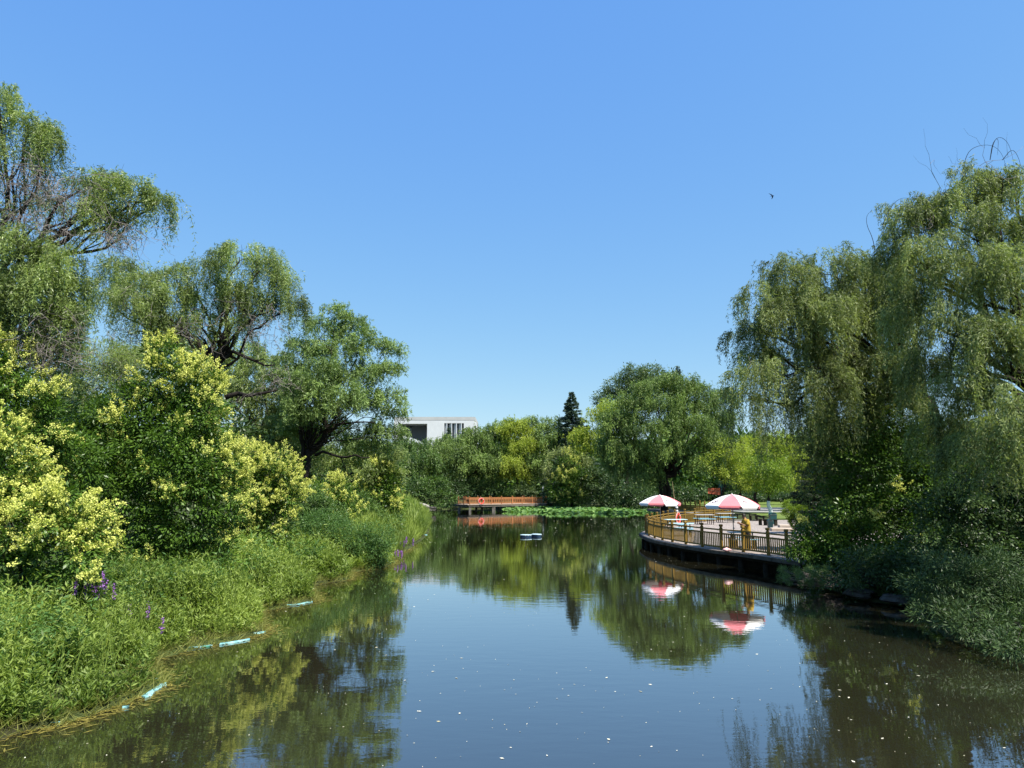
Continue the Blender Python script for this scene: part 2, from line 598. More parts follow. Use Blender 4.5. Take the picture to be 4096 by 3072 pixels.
# ------------------------------------------------------------------ pond outline and terrain
left = [(0, 2945), (220, 2907), (445, 2833), (640, 2745), (600, 2640), (800, 2590), (1050, 2535), (1020, 2450), (1255, 2405), (1215, 2345), (1390, 2320),
        (1400, 2290), (1560, 2262), (1590, 2222), (1680, 2165), (1715, 2130), (1710, 2085), (1650, 2050), (1690, 2042)]
SHL = [gp(*p) for p in left]
right = [(4096, 2650), (3800, 2560), (3640, 2430), (3440, 2395), (3300, 2350)]
SHR = [gp(*p) for p in right]
pond = [(-7.3, -25), (-7.3, 6)] + [(p.x, p.y) for p in SHL] + [(-14, 112), (-9.5, 118), (-2, 121), (6, 121.5), (14, 120), (21, 114), (23.5, 104), (22.2, 97),
        (23.2, 84), (23.0, 74), (21.0, 68), (19.0, 64.4), (14.8, 58.5), (12.6, 52.5), (11.6, 46), (11.0, 40), (11.7, 33.5), (12.2, 30), (11.4, 27)] + \
       [(p.x, p.y) for p in SHR[::-1]] + [(10.8, 6), (10.8, -25)]
pond = np.array(pond)
def sdist(X, Y):
    """signed distance to the pond's edge, positive on land"""
    px, py = X.ravel(), Y.ravel()
    n = len(pond)
    dm = np.full(px.shape, 1e9)
    ins = np.zeros(px.shape, bool)
    for i in range(n):
        a, b = pond[i], pond[(i + 1) % n]
        ex, ey = b - a
        t = np.clip(((px - a[0]) * ex + (py - a[1]) * ey) / (ex * ex + ey * ey + 1e-9), 0, 1)
        dm = np.minimum(dm, (px - a[0] - t * ex) ** 2 + (py - a[1] - t * ey) ** 2)
        c = ((a[1] > py) != (b[1] > py)) & (px < (b[0] - a[0]) * (py - a[1]) / (b[1] - a[1] + 1e-12) + a[0])
        ins ^= c
    d = np.sqrt(dm)
    return np.where(ins, -d, d).reshape(X.shape)
def smooth(x):
    x = np.clip(x, 0, 1)
    return x * x * (3 - 2 * x)
def height(X, Y):
    s = sdist(X, Y)
    h = np.where(s > 0, .08 + np.where(X < 0, .35, .47) * smooth(s / 3.0), -1.2 * smooth(-s / 1.5) + .0)
    h = h + np.where(s > 0, .05 * np.sin(X * .9 + 1) * np.sin(Y * .7) * smooth(s / 3), 0)
    h = h + np.where((s > 6) & (X < 0), .02 * np.minimum(s - 6, 40), 0)
    return h
gx = np.sinh(np.linspace(-5.6, 5.6, 340)) * 7.4
gy = np.concatenate([-np.sinh(np.linspace(4.9, 0.05, 40)) * 8, np.linspace(1, 130, 300), 130 + np.sinh(np.linspace(.1, 5.2, 60)) * 8])
GX, GY = np.meshgrid(gx, gy)
GZ = height(GX, GY)
nx, ny = len(gx), len(gy)
me = bpy.data.meshes.new('ground')
V = np.stack([GX, GY, GZ], -1).reshape(-1, 3)
ii = (np.arange(ny - 1)[:, None] * nx + np.arange(nx - 1)[None]).ravel()
FI = np.stack([ii, ii + 1, ii + nx + 1, ii + nx], 1)
me.from_pydata(V.tolist(), [], FI.tolist())
me.polygons.foreach_set('use_smooth', [True] * len(FI))
M_soil = mat('soil', (.05, .045, .025), .95, .4, .8, .6, 12, spec=.1, col2=(.06, .085, .025))
me.materials.append(M_soil)
tag(link(bpy.data.objects.new('ground', me)), kind='structure')

# water: a turbid pond with a mirror surface and fine ripples
def water_mat():
    m = bpy.data.materials.new('pond_water')
    m.use_nodes = True
    t = m.node_tree
    b = t.nodes['Principled BSDF']
    b.inputs['Base Color'].default_value = (.020, .019, .010, 1)
    b.inputs['Roughness'].default_value = .015
    b.inputs['IOR'].default_value = 1.75
    b.inputs['Coat Weight'].default_value = 1.0
    b.inputs['Coat IOR'].default_value = 1.5
    b.inputs['Coat Roughness'].default_value = .015
    b.inputs['Specular IOR Level'].default_value = .5
    tc = N(t, 'ShaderNodeTexCoord')
    mp = N(t, 'ShaderNodeMapping'); mp.inputs['Scale'].default_value = (.6, 1.5, 1)
    t.links.new(tc.outputs['Object'], mp.inputs[0])
    n1 = N(t, 'ShaderNodeTexNoise'); n1.inputs['Scale'].default_value = 2.2; n1.inputs['Detail'].default_value = 3
    n2 = N(t, 'ShaderNodeTexNoise'); n2.inputs['Scale'].default_value = .12; n2.inputs['Detail'].default_value = 2
    n3 = N(t, 'ShaderNodeTexNoise'); n3.inputs['Scale'].default_value = 9; n3.inputs['Detail'].default_value = 2
    for n_ in (n1, n3): t.links.new(mp.outputs[0], n_.inputs[0])
    t.links.new(tc.outputs['Object'], n2.inputs[0])
    ad = N(t, 'ShaderNodeMath', operation='MULTIPLY_ADD')
    t.links.new(n3.outputs['Fac'], ad.inputs[0]); ad.inputs[1].default_value = .16
    t.links.new(n1.outputs['Fac'], ad.inputs[2])
    rp = N(t, 'ShaderNodeMapRange'); rp.inputs[1].default_value = .4; rp.inputs[2].default_value = .65
    rp.inputs[3].default_value = .012; rp.inputs[4].default_value = .035
    t.links.new(n2.outputs['Fac'], rp.inputs[0])
    bp = N(t, 'ShaderNodeBump'); bp.inputs['Distance'].default_value = .1
    t.links.new(rp.outputs[0], bp.inputs['Strength'])
    t.links.new(ad.outputs[0], bp.inputs['Height'])
    t.links.new(bp.outputs[0], b.inputs['Normal'])
    t.links.new(bp.outputs[0], b.inputs['Coat Normal'])
    return m
wm = MB()
wm.add([(-60, -45, 0), (60, -45, 0), (60, 135, 0), (-60, 135, 0)], [(0, 1, 2, 3)])
wm.build('pond_water', water_mat(), kind='structure')

# lawn and road beyond the terrace
M_lawn = mat('lawn_grass', (.10, .15, .035), .9, .25, 1.5, .5, 60, spec=.1, col2=(.16, .21, .05))
M_road = mat('asphalt', (.26, .255, .25), .9, .08, 3, .3, 80, spec=.2)
def sheet(name, poly, z, m, kind='structure'):
    mb = MB()
    mb.prism(poly, z - .12, z)
    return mb.build(name, m, kind=kind)
sheet('road', [(27, 84), (80, 78), (80, 98), (26, 104)], .67, M_road)
sheet('lawn', [(25, 104.2), (80, 98.2), (95, 165), (30, 165)], .70, M_lawn)
sheet('grass_verge', [(24.5, 67), (55, 62), (60, 77.8), (27, 83.8)], .66, M_lawn)

# ------------------------------------------------------------------ terrace (right)
DZ = .62
fpx = [(3240, 2246), (3150, 2233), (3075, 2222), (2974, 2208), (2887, 2199), (2810, 2188), (2744, 2177.5), (2690, 2168), (2650, 2160.5), (2619, 2152), (2597, 2143), (2585, 2134)]
front = [gp(p[0], p[1], DZ) for p in fpx]
bk = [(2582, 2054, 43.6), (2589, 2049, 45.2), (2607, 2045, 47), (2627, 2042.5, 48.8), (2652, 2041, 50.6), (2671, 2038, 52.2)]
back = []
for p in bk:
    q = at(p[0], p[1], p[2] * 1.047); back.append(Vector((q.x, q.y, DZ)))
for p in [(2700, 53.8), (2739, 55.6), (2779, 57.2), (2818, 58.8), (2856, 60.2), (2890, 61.4), (2921, 62.4)]:
    q = at(p[0], 2060, p[1] * 1.047); back.append(Vector((q.x, q.y, DZ)))
fence_line = front + back
def offset_line(pts, d):
    out = []
    for i, p in enumerate(pts):
        a = pts[max(i - 1, 0)]; b = pts[min(i + 1, len(pts) - 1)]
        t = (b - a); t.z = 0; t.normalize()
        out.append(Vector((p.x - t.y * d, p.y + t.x * d, p.z)))
    return out
def chaikin(pts, n=1):
    for _ in range(n):
        q = [pts[0]]
        for a, b in zip(pts[:-1], pts[1:]):
            q += [a.lerp(b, .25), a.lerp(b, .75)]
        q.append(pts[-1])
        pts = q
    return pts
# pavers: fan pattern of joints
def paver_mat():
    m = bpy.data.materials.new('terrace_pavers'); m.use_nodes = True
    t = m.node_tree; b = t.nodes['Principled BSDF']; b.inputs['Roughness'].default_value = .85
    tc = N(t, 'ShaderNodeTexCoord')
    wv = N(t, 'ShaderNodeTexWave', wave_type='RINGS'); wv.inputs['Scale'].default_value = 1.6
    wv.inputs['Distortion'].default_value = 1.5
    vo = N(t, 'ShaderNodeTexVoronoi', feature='DISTANCE_TO_EDGE'); vo.inputs['Scale'].default_value = 2.6
    nz = N(t, 'ShaderNodeTexNoise'); nz.inputs['Scale'].default_value = 1.2; nz.inputs['Detail'].default_value = 6
    for n_ in (wv, vo, nz): t.links.new(tc.outputs['Object'], n_.inputs[0])
    rp = N(t, 'ShaderNodeValToRGB'); rp.color_ramp.elements[0].color = (.20, .16, .13, 1); rp.color_ramp.elements[1].color = (.44, .37, .32, 1)
    rp.color_ramp.elements[0].position = .02; rp.color_ramp.elements[1].position = .07
    t.links.new(vo.outputs[0], rp.inputs[0])
    r2 = N(t, 'ShaderNodeValToRGB'); r2.color_ramp.elements[0].color = (.6, .58, .56, 1); r2.color_ramp.elements[1].color = (1, 1, 1, 1)
    r2.color_ramp.elements[0].position = .05; r2.color_ramp.elements[1].position = .3
    t.links.new(wv.outputs['Fac'], r2.inputs[0])
    mx = N(t, 'ShaderNodeMixRGB', blend_type='MULTIPLY'); mx.inputs[0].default_value = .8
    t.links.new(rp.outputs[0], mx.inputs[1]); t.links.new(r2.outputs[0], mx.inputs[2])
    m2 = N(t, 'ShaderNodeMixRGB', blend_type='MULTIPLY'); m2.inputs[0].default_value = .45
    t.links.new(mx.outputs[0], m2.inputs[1]); t.links.new(nz.outputs['Fac'], m2.inputs[2])
    t.links.new(m2.outputs[0], b.inputs['Base Color'])
    return m
M_paver = paver_mat()
M_conc = mat('weathered_concrete', (.16, .145, .125), .9, .4, 2.5, .5, 20, spec=.2)
M_darkwood = mat('tarred_timber', (.022, .017, .011), .9, .5, 3, .5, 25, spec=.15)
M_goldwood = mat('mustard_painted_wood', (.205, .125, .02), .55, .22, 4, .2, 30, spec=.35, stretch=(1, 1, .3))
M_orangewood = mat('orange_stained_wood', (.38, .155, .06), .6, .2, 4, .2, 30, spec=.3, stretch=(1, 1, .3))
lip = chaikin(offset_line(fence_line, .38)[::1], 1)
terrace = empty('terrace', (16, 45, 0), 'curved paved terrace on dark timber piles jutting over the pond at right', 'terrace')
def rel(pts, o): return [Vector(p) - o.location for p in pts]
poly = [(p.x - 16, p.y - 45) for p in lip] + [(12, 18.6), (12, -17), (-3, -19.5)]
poly = [(p.x - 16, p.y - 45) for p in lip] + [(9.5, 19.5), (8, -8), (-1, -15.5), (-3.2, -17.5)]
mb = MB(); mb.prism(poly, DZ - .10, DZ)
mb.build('paving', M_paver, terrace)
inner = chaikin(offset_line(fence_line, .22), 1)
mb = MB()
pi_ = [(p.x - 16, p.y - 45) for p in inner] + [(9, 19), (7.6, -7.8), (-1, -15.2), (-3.0, -17)]
mb.prism(pi_, DZ - .32, DZ - .103)
mb.build('edge_beam', M_darkwood, terrace)
inner2 = offset_line(fence_line, -.3)
mb = MB()
pi2 = [(p.x - 16, p.y - 45) for p in inner2] + [(8, 18), (7, -7.6), (-1, -14.6), (-2.6, -16)]
mb.prism(pi2, -.0 - .6, DZ - .324)
mb.build('retaining_wall', M_darkwood, terrace)
plank = MB()
lipo = chaikin(offset_line(fence_line, .46), 1)
for a, b, c, d in zip(lip[:-1], lip[1:], lipo[:-1], lipo[1:]):
    o_ = Vector((16, 45, 0))
    vs = [a - o_, b - o_, d - o_, c - o_]
    lo = [Vector((v.x, v.y, DZ - .16)) for v in vs]; hi = [Vector((v.x, v.y, DZ - .015)) for v in vs]
    plank.add(lo + hi, [(3, 2, 1, 0), (4, 5, 6, 7), (0, 1, 5, 4), (1, 2, 6, 5), (2, 3, 7, 6), (3, 0, 4, 7)])
plank.build('edge_board', mat('dark_weathered_board', (.10, .082, .062), .9, .4, 3, .4, 25, spec=.1), terrace)
for i in range(0, len(fence_line), 1):
    p = offset_line(fence_line, .16)[i] - terrace.location
    mb = MB(); mb.tube([(p.x, p.y, -1.0), (p.x, p.y, DZ - .33)], .13, 10)
    mb.build('pile', M_darkwood, terrace, smooth=True)

def railing(name, pts, z, label, material, hpost=1.12, group=None, w=.12, slat=.155, cap='block', rails=(.92, .74, .12)):
    o0 = Vector((pts[0].x, pts[0].y, z))
    root = empty(name, o0, label, 'railing', group)
    for i, p in enumerate(pts):
        q = p - o0; q.z = 0
        a = pts[max(i - 1, 0)]; b = pts[min(i + 1, len(pts) - 1)]
        rz = math.atan2(b.y - a.y, b.x - a.x)
        mb = MB()
        mb.box((q.x, q.y, hpost * .455), (w, w, hpost * .91), rz, bev=.01)
        po = mb.build('post', material, root)
        cb = MB()
        if cap == 'block':
            cb.box((q.x, q.y, hpost * .91 + .02), (w * .62, w * .62, .04), rz)
            cb.box((q.x, q.y, hpost * .91 + .04 + .055), (w * 1.25, w * 1.25, .11), rz, bev=.02)
        else:
            cb.box((q.x, q.y, hpost * .91 + .015), (w * 1.3, w * 1.3, .03), rz)
            cb.lathe([(.02, .03), (.03, .05), (.055, .09), (.06, .12), (.04, .16), (.0, .17)], 10, (q.x, q.y, hpost * .91))
        cb.build('post_cap', material, po)
    for i in range(len(pts) - 1):
        a = pts[i] - o0; b = pts[i + 1] - o0
        a.z = b.z = 0
        d = (b - a); L = d.length; d.normalize()
        A = a + d * (w / 2 + .002); B = b - d * (w / 2 + .002)
        hr = MB(); hr.bar(A + Vector((0, 0, rails[0])), B + Vector((0, 0, rails[0])), .075, .065)
        hr.build('handrail', material, root)
        mb = MB()
        mb.bar(A + Vector((0, 0, rails[1])), B + Vector((0, 0, rails[1])), .06, .07)
        mb.bar(A + Vector((0, 0, rails[2])), B + Vector((0, 0, rails[2])), .06, .07)
        n = max(2, int(round(L / slat)))
        rz = math.atan2(d.y, d.x)
        for k in range(1, n):
            p = A.lerp(B, k / n)
            mb.box((p.x, p.y, (rails[1] + rails[2]) / 2), (.055, .03, rails[1] - rails[2] - .074), rz)
        mb.build('slat_panel', material, root)
    return root
railing('terrace_railing', fence_line, DZ, 'mustard yellow wooden railing curving round the edge of the paved terrace', M_goldwood)

third = [at(2655, 2005, 99), at(2672, 2005, 97), at(2693, 2005, 95), at(2722, 2005, 92.2), at(2741, 2005, 90.3), at(2761, 2005, 88.6), at(2781, 2005, 87), at(2799, 2005, 85.5), at(2818, 2005, 84), at(2836, 2005, 82.5), at(2856, 2005, 81)]
third = [Vector((p.x, p.y, DZ)) for p in third]
wk = MB()
wk.prism([(p.x, p.y) for p in offset_line(third, .3)] + [(p.x, p.y) for p in offset_line(third, -2.4)[::-1]], DZ - .3, DZ)
wk.build('waterside_path', M_conc, kind='structure')
railing('waterside_railing', third, DZ, 'olive yellow railing along the far path behind the terrace and the left parasol', M_goldwood, hpost=1.3, w=.14, slat=.16)

# ------------------------------------------------------------------ far viewing pier
PZ = 1.0
A_ = gp(1878, 2018, PZ); B_ = Vector((4.75, 114.5, PZ)); L_ = gp(1833, 2016.5, PZ)
Bb = Vector((5.6, 118.6, PZ)); Lb = Vector((-7.2, 112.2, PZ))
pier = empty('viewing_pier', (-1, 112, 0), 'low viewing pier of orange wood and pale concrete on the far side', 'pier')
def ext(p, c, f=1.045): return ((p.x - c[0]) * f + c[0] + 1, (p.y - c[1]) * f + c[1] - 112)
pc = (-1, 112)
deckpoly = [ext(p, pc) for p in (L_, A_, B_, Bb, Lb)]
deckpoly = [deckpoly[0], deckpoly[1], (deckpoly[2][0] + .6, deckpoly[2][1]), deckpoly[3], deckpoly[4]]
M_pierdeck = mat('pier_boards', (.33, .25, .19), .85, .2, 5, .3, 30)
mb = MB(); mb.prism(deckpoly, PZ - .1, PZ); mb.build('deck', M_pierdeck, pier)
mb = MB(); mb.prism([(x * .97, y * .95) for x, y in deckpoly], PZ - .36, PZ - .103); mb.build('edge_beam', M_conc, pier)
for px_, yy, rr in [(1837, 109.5, .2), (1880, 106.6, .17), (1905, 111, .16), (1928, 111.5, .16), (1975, 109.5, .25), (1994, 112, .16), (2040, 112, .2), (2090, 113, .2), (2150, 114.8, .2)]:
    q = at(px_, 2030, yy) - pier.location
    mb = MB(); mb.box((q.x, q.y, -.25), (rr * 2, rr * 2, 1.5), 0, bev=.02)
    mb.build('pile', M_conc, pier)
fr = [L_, L_.lerp(A_, .5), A_] + [A_.lerp(B_, k / 7) for k in range(1, 8)]
railing('pier_railing', fr, PZ, 'orange stained railing with round post tops along the front of the far pier', M_orangewood, hpost=1.12, cap='knob', w=.13, slat=.21)
bkp = [Lb.lerp(Bb, k / 7) for k in range(8)]
railing('pier_railing', bkp, PZ, 'orange railing along the back edge of the far pier, seen through the front one', M_orangewood, hpost=1.12, cap='knob', w=.12, slat=.42)

# life rings
M_red = mat('life_ring_red', (.75, .055, .03), .45, .1, 8, spec=.5)
M_whitep = mat('white_plastic', (.78, .78, .76), .5, .05, 5)
def life_ring(loc, rz, label, R0=.33, r0=.075, tilt=0):
    root = empty('life_ring', loc, label, 'life ring', 'orange life rings hanging on the railings', rz)
    mb = MB()
    n, k = 32, 10
    vs = []
    for i in range(n):
        a = 2 * math.pi * i / n
        for j in range(k):
            b = 2 * math.pi * j / k
            rr = R0 + r0 * math.cos(b)
            vs.append((rr * math.cos(a), r0 * .8 * math.sin(b), rr * math.sin(a)))
    fs = [(i * k + j, ((i + 1) % n) * k + j, ((i + 1) % n) * k + (j + 1) % k, i * k + (j + 1) % k) for i in range(n) for j in range(k)]
    mb.add(vs, fs)
    mb.build('ring', M_red, root, smooth=True)
    for q in range(4):
        a0 = math.pi / 4 + q * math.pi / 2
        bb = MB()
        vs = []
        for ii_ in range(5):
            a = a0 + (ii_ - 2) * .055
            for j in range(k):
                b = 2 * math.pi * j / k
                rr = R0 + (r0 + .006) * math.cos(b)
                vs.append((rr * math.cos(a), (r0 * .8 + .006) * math.sin(b), rr * math.sin(a)))
        bb.add(vs, [(i * k + j, (i + 1) * k + j, (i + 1) * k + (j + 1) % k, i * k + (j + 1) % k) for i in range(4) for j in range(k)])
        bb.build('band', M_red if q % 2 else M_whitep, root, smooth=True)
    rp_ = MB()
    pts = []
    for i in range(25):
        a = math.pi * 2 * i / 24
        rr = R0 + r0 + .03 + .03 * math.cos(4 * a)
        pts.append((rr * math.cos(a), -.02, rr * math.sin(a)))
    rp_.tube(pts, .012, 5)
    rp_.build('grab_rope', M_whitep, root)
    return root
q = at(1922, 2006, 107.0)
dA = (B_ - A_).normalized()
pA = A_ + dA * ((q.x - A_.x) / dA.x)
life_ring((pA.x + dA.y * .14, pA.y - dA.x * .14, PZ + .46), math.atan2(dA.y, dA.x), 'red life ring hanging on the orange railing of the far pier', .40, .09)
ia = 7
dT = (back[8] - back[7]).normalized()
pB = back[6].lerp(back[7], .15)
life_ring((pB.x + dT.y * .13, pB.y - dT.x * .13, DZ + .48), math.atan2(dT.y, dT.x), 'red life ring hanging on the mustard railing behind the left parasol', .36, .08)

# ------------------------------------------------------------------ parasols
M_pink = mat('faded_red_canvas', (.74, .21, .23), .8, .06, 2, spec=.2)
M_cwhite = mat('white_canvas', (.80, .79, .78), .8, .04, 2, spec=.2)
M_steel = mat('grey_steel', (.35, .35, .34), .4, .1, 10, metal=.6)
M_emb = mat('printed_dark_red', (.12, .015, .02), .8, .1, 5)
M_emb2 = mat('printed_grey', (.25, .12, .13), .8, .1, 5)
def add_solid(mb, thick_pts_top, quads, m):
    mb.add(thick_pts_top, quads, m)
def parasol(loc, Rr, ztop, zrim, label, rot0=-math.pi / 2):
    root = empty('parasol', loc, label, 'parasol', 'pink and white parasols on the terrace')
    H = ztop - zrim
    def surf(a, rho, lift=0):
        k = math.floor((a - rot0) / (math.pi / 4))
        am = rot0 + (k + .5) * math.pi / 4
        r = Rr * rho * (math.cos(math.pi / 8) / math.cos(a - am)) ** (1.0)
        z = zrim + H * (1 - rho ** 1.75) - .03 * math.sin(math.pi * rho) * math.cos((a - am) * 4)
        return Vector((r * math.cos(a), r * math.sin(a), z + lift))
    mb = MB(); vb = MB()
    for k in range(8):
        a0 = rot0 + k * math.pi / 4 + 1e-5
        a1 = rot0 + (k + 1) * math.pi / 4 - 1e-5
        m = 1 if k % 2 == 0 else 0
        na, nr = 6, 10
        for side in (0, -.012):
            vs = [surf(a0 + (a1 - a0) * i / na, max(j / nr, .004), side) for i in range(na + 1) for j in range(nr + 1)]
            mb.add(vs, [(i * (nr + 1) + j, i * (nr + 1) + j + 1, (i + 1) * (nr + 1) + j + 1, (i + 1) * (nr + 1) + j) for i in range(na) for j in range(nr)], m)
        vs = []
        na = 10
        for i in range(na + 1):
            t = i / na
            p = surf(a0 + (a1 - a0) * t, 1.0)
            e = abs(2 * t - 1)
            dz = .17 * (1 - max(0, (e - .8) / .2) ** 2 * .75)
            out = Vector((p.x, p.y, 0)).normalized()
            vs += [p, p + out * .02 + Vector((0, 0, -dz * .5)), p + out * .0 + Vector((0, 0, -dz)), p - out * .012 + Vector((0, 0, -dz)), p - out * .012]
        vb.add(vs, [(i * 5 + j, (i + 1) * 5 + j, (i + 1) * 5 + j + 1, i * 5 + j + 1) for i in range(na) for j in range(4)], m)
    cn = mb.build('canopy', [M_pink, M_cwhite], root, smooth=True)
    vb.build('valance', [M_pink, M_cwhite], cn)
    # printed round emblem with lettering strokes beside it on the white panels
    for k in (0, 2, 4, 6):
        e = MB()
        am = rot0 + (k + .36) * math.pi / 4
        def q(u, v):
            r = .76 + v / Rr
            a = am + u / (Rr * .76)
            return surf(a, r, .022)
        def stroke(pts, w, m):
            for (u0, v0), (u1, v1) in zip(pts[:-1], pts[1:]):
                d = Vector((u1 - u0, v1 - v0)); d.normalize(); n_ = Vector((-d.y, d.x)) * w / 2
                e.add([q(u0 - n_.x, v0 - n_.y), q(u1 - n_.x, v1 - n_.y), q(u1 + n_.x, v1 + n_.y), q(u0 + n_.x, v0 + n_.y)], [(0, 1, 2, 3)], m)
        rr = .13
        stroke([(rr * math.cos(t), rr * math.sin(t)) for t in [R(-80) + i * R(22) for i in range(12)]], .036, 0)
        stroke([(-.05, -.03), (.0, -.035), (-.02, .0), (-.05, .03)], .032, 0)
        stroke([(.02, -.03), (.05, -.02), (.03, .03), (.06, .02)], .032, 0)
        for j in range(3):
            x0 = .21 + j * .09
            stroke([(x0 - .025, -.02), (x0 + .025, -.025)], .022, 1)
            stroke([(x0, -.035), (x0, .03)], .022, 1)
            if j != 1: stroke([(x0 - .02, .02), (x0 + .03, .025)], .012, 1)
        e.build('printed_emblem', [M_emb, M_emb2], cn)
    p = MB(); p.tube([(0, 0, -.02), (0, 0, ztop - .01)], .022, 10)
    p.tube([(0, 0, .9), (0, 0, 1.0)], .032, 10)
    p.tube([(.03, 0, .95), (.08, 0, .95)], .012, 6)
    p.build('pole', M_steel, root, smooth=True)
    fi = MB(); fi.lathe([(.03, -.01), (.035, .01), (.02, .04), (.0, .07)], 10, (0, 0, ztop)); fi.build('finial', M_cwhite, root, smooth=True)
    for k in range(8):
        a = rot0 + k * math.pi / 4
        rb = MB()
        rb.tube([surf(a, .03 + .96 * i / 6, -.025) for i in range(7)], .006, 5)
        mid = surf(a, .55, -.03)
        rb.tube([(0.02 * math.cos(a), .02 * math.sin(a), zrim - .05), mid], .005, 5)
        rb.build('rib', M_steel, root)
    bs = MB(); bs.lathe([(0, 0), (.24, 0), (.24, .05), (.12, .1), (.035, .13), (.03, .3), (.0, .3)], 20)
    bs.build('base', M_conc, root, smooth=True)
    return root
u1 = at(2640, 2000, 45); u2 = at(2929, 2000, 34.6)
parasol((u1.x, u1.y, DZ), 1.29, at(2640, 1981, 45).z - DZ, at(2640, 2012, 45).z - DZ, 'pink and white parasol at the rounded left end of the terrace')
parasol((u2.x, u2.y, DZ), 1.31, at(2928, 1978, 34.6).z - DZ, at(2928, 2021, 34.6).z - DZ, 'pink and white parasol over the person, right of the other one')

# ------------------------------------------------------------------ picnic sets
M_blue = mat('pale_blue_paint', (.22, .50, .62), .5, .12, 6, spec=.4)
M_bluetop = mat('sunbleached_blue_top', (.45, .62, .66), .5, .12, 6, spec=.4)
M_grey = mat('grey_table_top', (.42, .40, .38), .6, .12, 6)
M_brown = mat('dark_brown_steel', (.045, .032, .028), .6, .2, 10)
def picnic(loc, rz, label, topm, L=1.45):
    root = empty('picnic_table', loc, label, 'picnic table', 'picnic tables with fixed benches on the terrace', rz)
    t = MB()
    for k in range(5):
        t.box((0, -.28 + k * .14, .74), (L, .13, .035), bev=.006)
    t.build('tabletop', topm, root)
    for s in (-1, 1):
        b = MB()
        for k in range(2): b.box((0, s * .68 + (k - .5) * .14, .44), (L * .95, .13, .03), bev=.006)
        b.build('bench_seat', M_blue, root)
    for sx in (-1, 1):
        for sy in (-1, 1):
            l = MB(); l.box((sx * L * .34, sy * .22, .36), (.05, .05, .72)); l.build('leg', M_brown, root)
            l = MB(); l.box((sx * L * .34, sy * .68, .215), (.05, .05, .43)); l.build('leg', M_brown, root)
        l = MB(); l.box((sx * L * .34, 0, .40), (.045, 1.5, .045)); l.build('crossbar', M_brown, root)
    return root
picnic((11.05, 48.79, DZ), R(8), 'blue picnic table nearest the rounded far left end of the terrace', M_bluetop)
picnic((10.21, 43.56, DZ), R(-12), 'blue picnic table beside the pole of the left parasol, behind the near railing', M_bluetop)
picnic((15.23, 57.17, DZ), R(4), 'grey topped picnic table with blue benches just right of the life ring', M_grey)
picnic((17.80, 60.31, DZ), R(4), 'grey topped picnic table with blue benches, left of the right parasol', M_grey)
picnic((11.10, 34.97, DZ), R(-4), 'blue picnic table under the right parasol next to the person', M_blue, 1.3)
def bench(loc, rz, label, L=1.8):
    root = empty('bench', loc, label, 'bench', 'dark slatted benches on the terrace', rz)
    b = MB()
    for k in range(4): b.box((0, -.18 + k * .12, .44), (L, .1, .04), bev=.005)
    b.build('seat', M_darkwood, root)
    for sx in (-1, -.35, .35, 1):
        l = MB(); l.box((sx * (L / 2 - .1), 0, .21), (.08, .36, .42)); l.build('leg', M_darkwood, root)
q = at(2985, 2050, 67.0); bench((q.x, q.y, DZ), R(-14), 'dark slatted bench beyond the right parasol, left of the pair')
q = at(3040, 2050, 62.8); bench((q.x, q.y, DZ), R(-30), 'dark slatted bench beyond the right parasol, right of the pair')
q = at(3071, 2075, 55.5); bench((q.x, q.y, DZ), R(-50), 'dark bench standing against the teal bin', 1.5)

# bins
M_teal = mat('teal_plastic', (.006, .055, .055), .4, .15, 4, spec=.5)
M_teald = mat('dark_teal_plastic', (.004, .035, .04), .4, .15, 4, spec=.5)
def bin_(loc, label, s=1.0, m=None):
    root = empty('litter_bin', loc, label, 'litter bin', 'teal litter bins')
    m = m or M_teal
    b = MB()
    prof = [(.19, .0), (.20, .02), (.24, .66), (.25, .68)]
    n = 4
    w0, w1 = .21 * s, .25 * s
    vs = []
    for w, z in ((w0, 0), (w1, .72 * s)):
        vs += [(-w, -w * .8, z), (w, -w * .8, z), (w, w * .8, z), (-w, w * .8, z)]
    b.add(vs, [(3, 2, 1, 0), (0, 1, 5, 4), (1, 2, 6, 5), (2, 3, 7, 6), (3, 0, 4, 7), (4, 5, 6, 7)])
    b.box((0, 0, .70 * s), (w1 * 2.16, w1 * 1.75, .05 * s), bev=.015)
    b.build('body', m, root)
    l = MB()
    pts = []
    for i in range(7):
        a = math.pi * i / 6
        pts.append((w1 * 1.02 * math.cos(a), .73 * s + .16 * s * math.sin(a)))
    vs = [(x, -w1 * .82, z) for x, z in pts] + [(x, w1 * .82, z) for x, z in pts]
    l.add(vs, [tuple(range(7))[::-1], tuple(range(7, 14))] + [(i, i + 1, i + 8, i + 7) for i in range(6)] + [(6, 0, 7, 13)])
    l.build('lid', m, root)
    f = MB(); f.box((0, -w1 * .82 - .006, .78 * s), (w1 * 1.1, .012, .05 * s)); f.build('flap', M_darkwood, root)
q = at(3092, 2086, 57.1); bin_((q.x, q.y, DZ), 'tall teal litter bin with rounded lid at the back of the terrace', 1.05)
q = at(3081, 2110, 51.8); bin_((q.x, q.y, DZ), 'darker teal bin standing in front of the tall teal bin', .72, M_teald)

# stone steps near the hedge
M_step = mat('pale_sandstone', (.46, .37, .29), .85, .12, 3, .3, 30)
for i, (a, b, Y, lab) in enumerate([(3086, 3175, 48.7, 'long pale stone slab lying low beside the teal bins'), (3118, 3190, 52.9, 'pale stone slab behind the long one, in front of the clipped hedge')]):
    c = at((a + b) / 2, 2110, Y)
    wd = msz(b - a, Y)
    mb = MB(); mb.box((0, 0, .09), (wd, .9, .18), R(-12), bev=.02)
    mb.build('stone_slab', M_step, loc=(c.x, c.y, DZ), label=lab, cat='stone slab', group='stone slabs near the hedge')
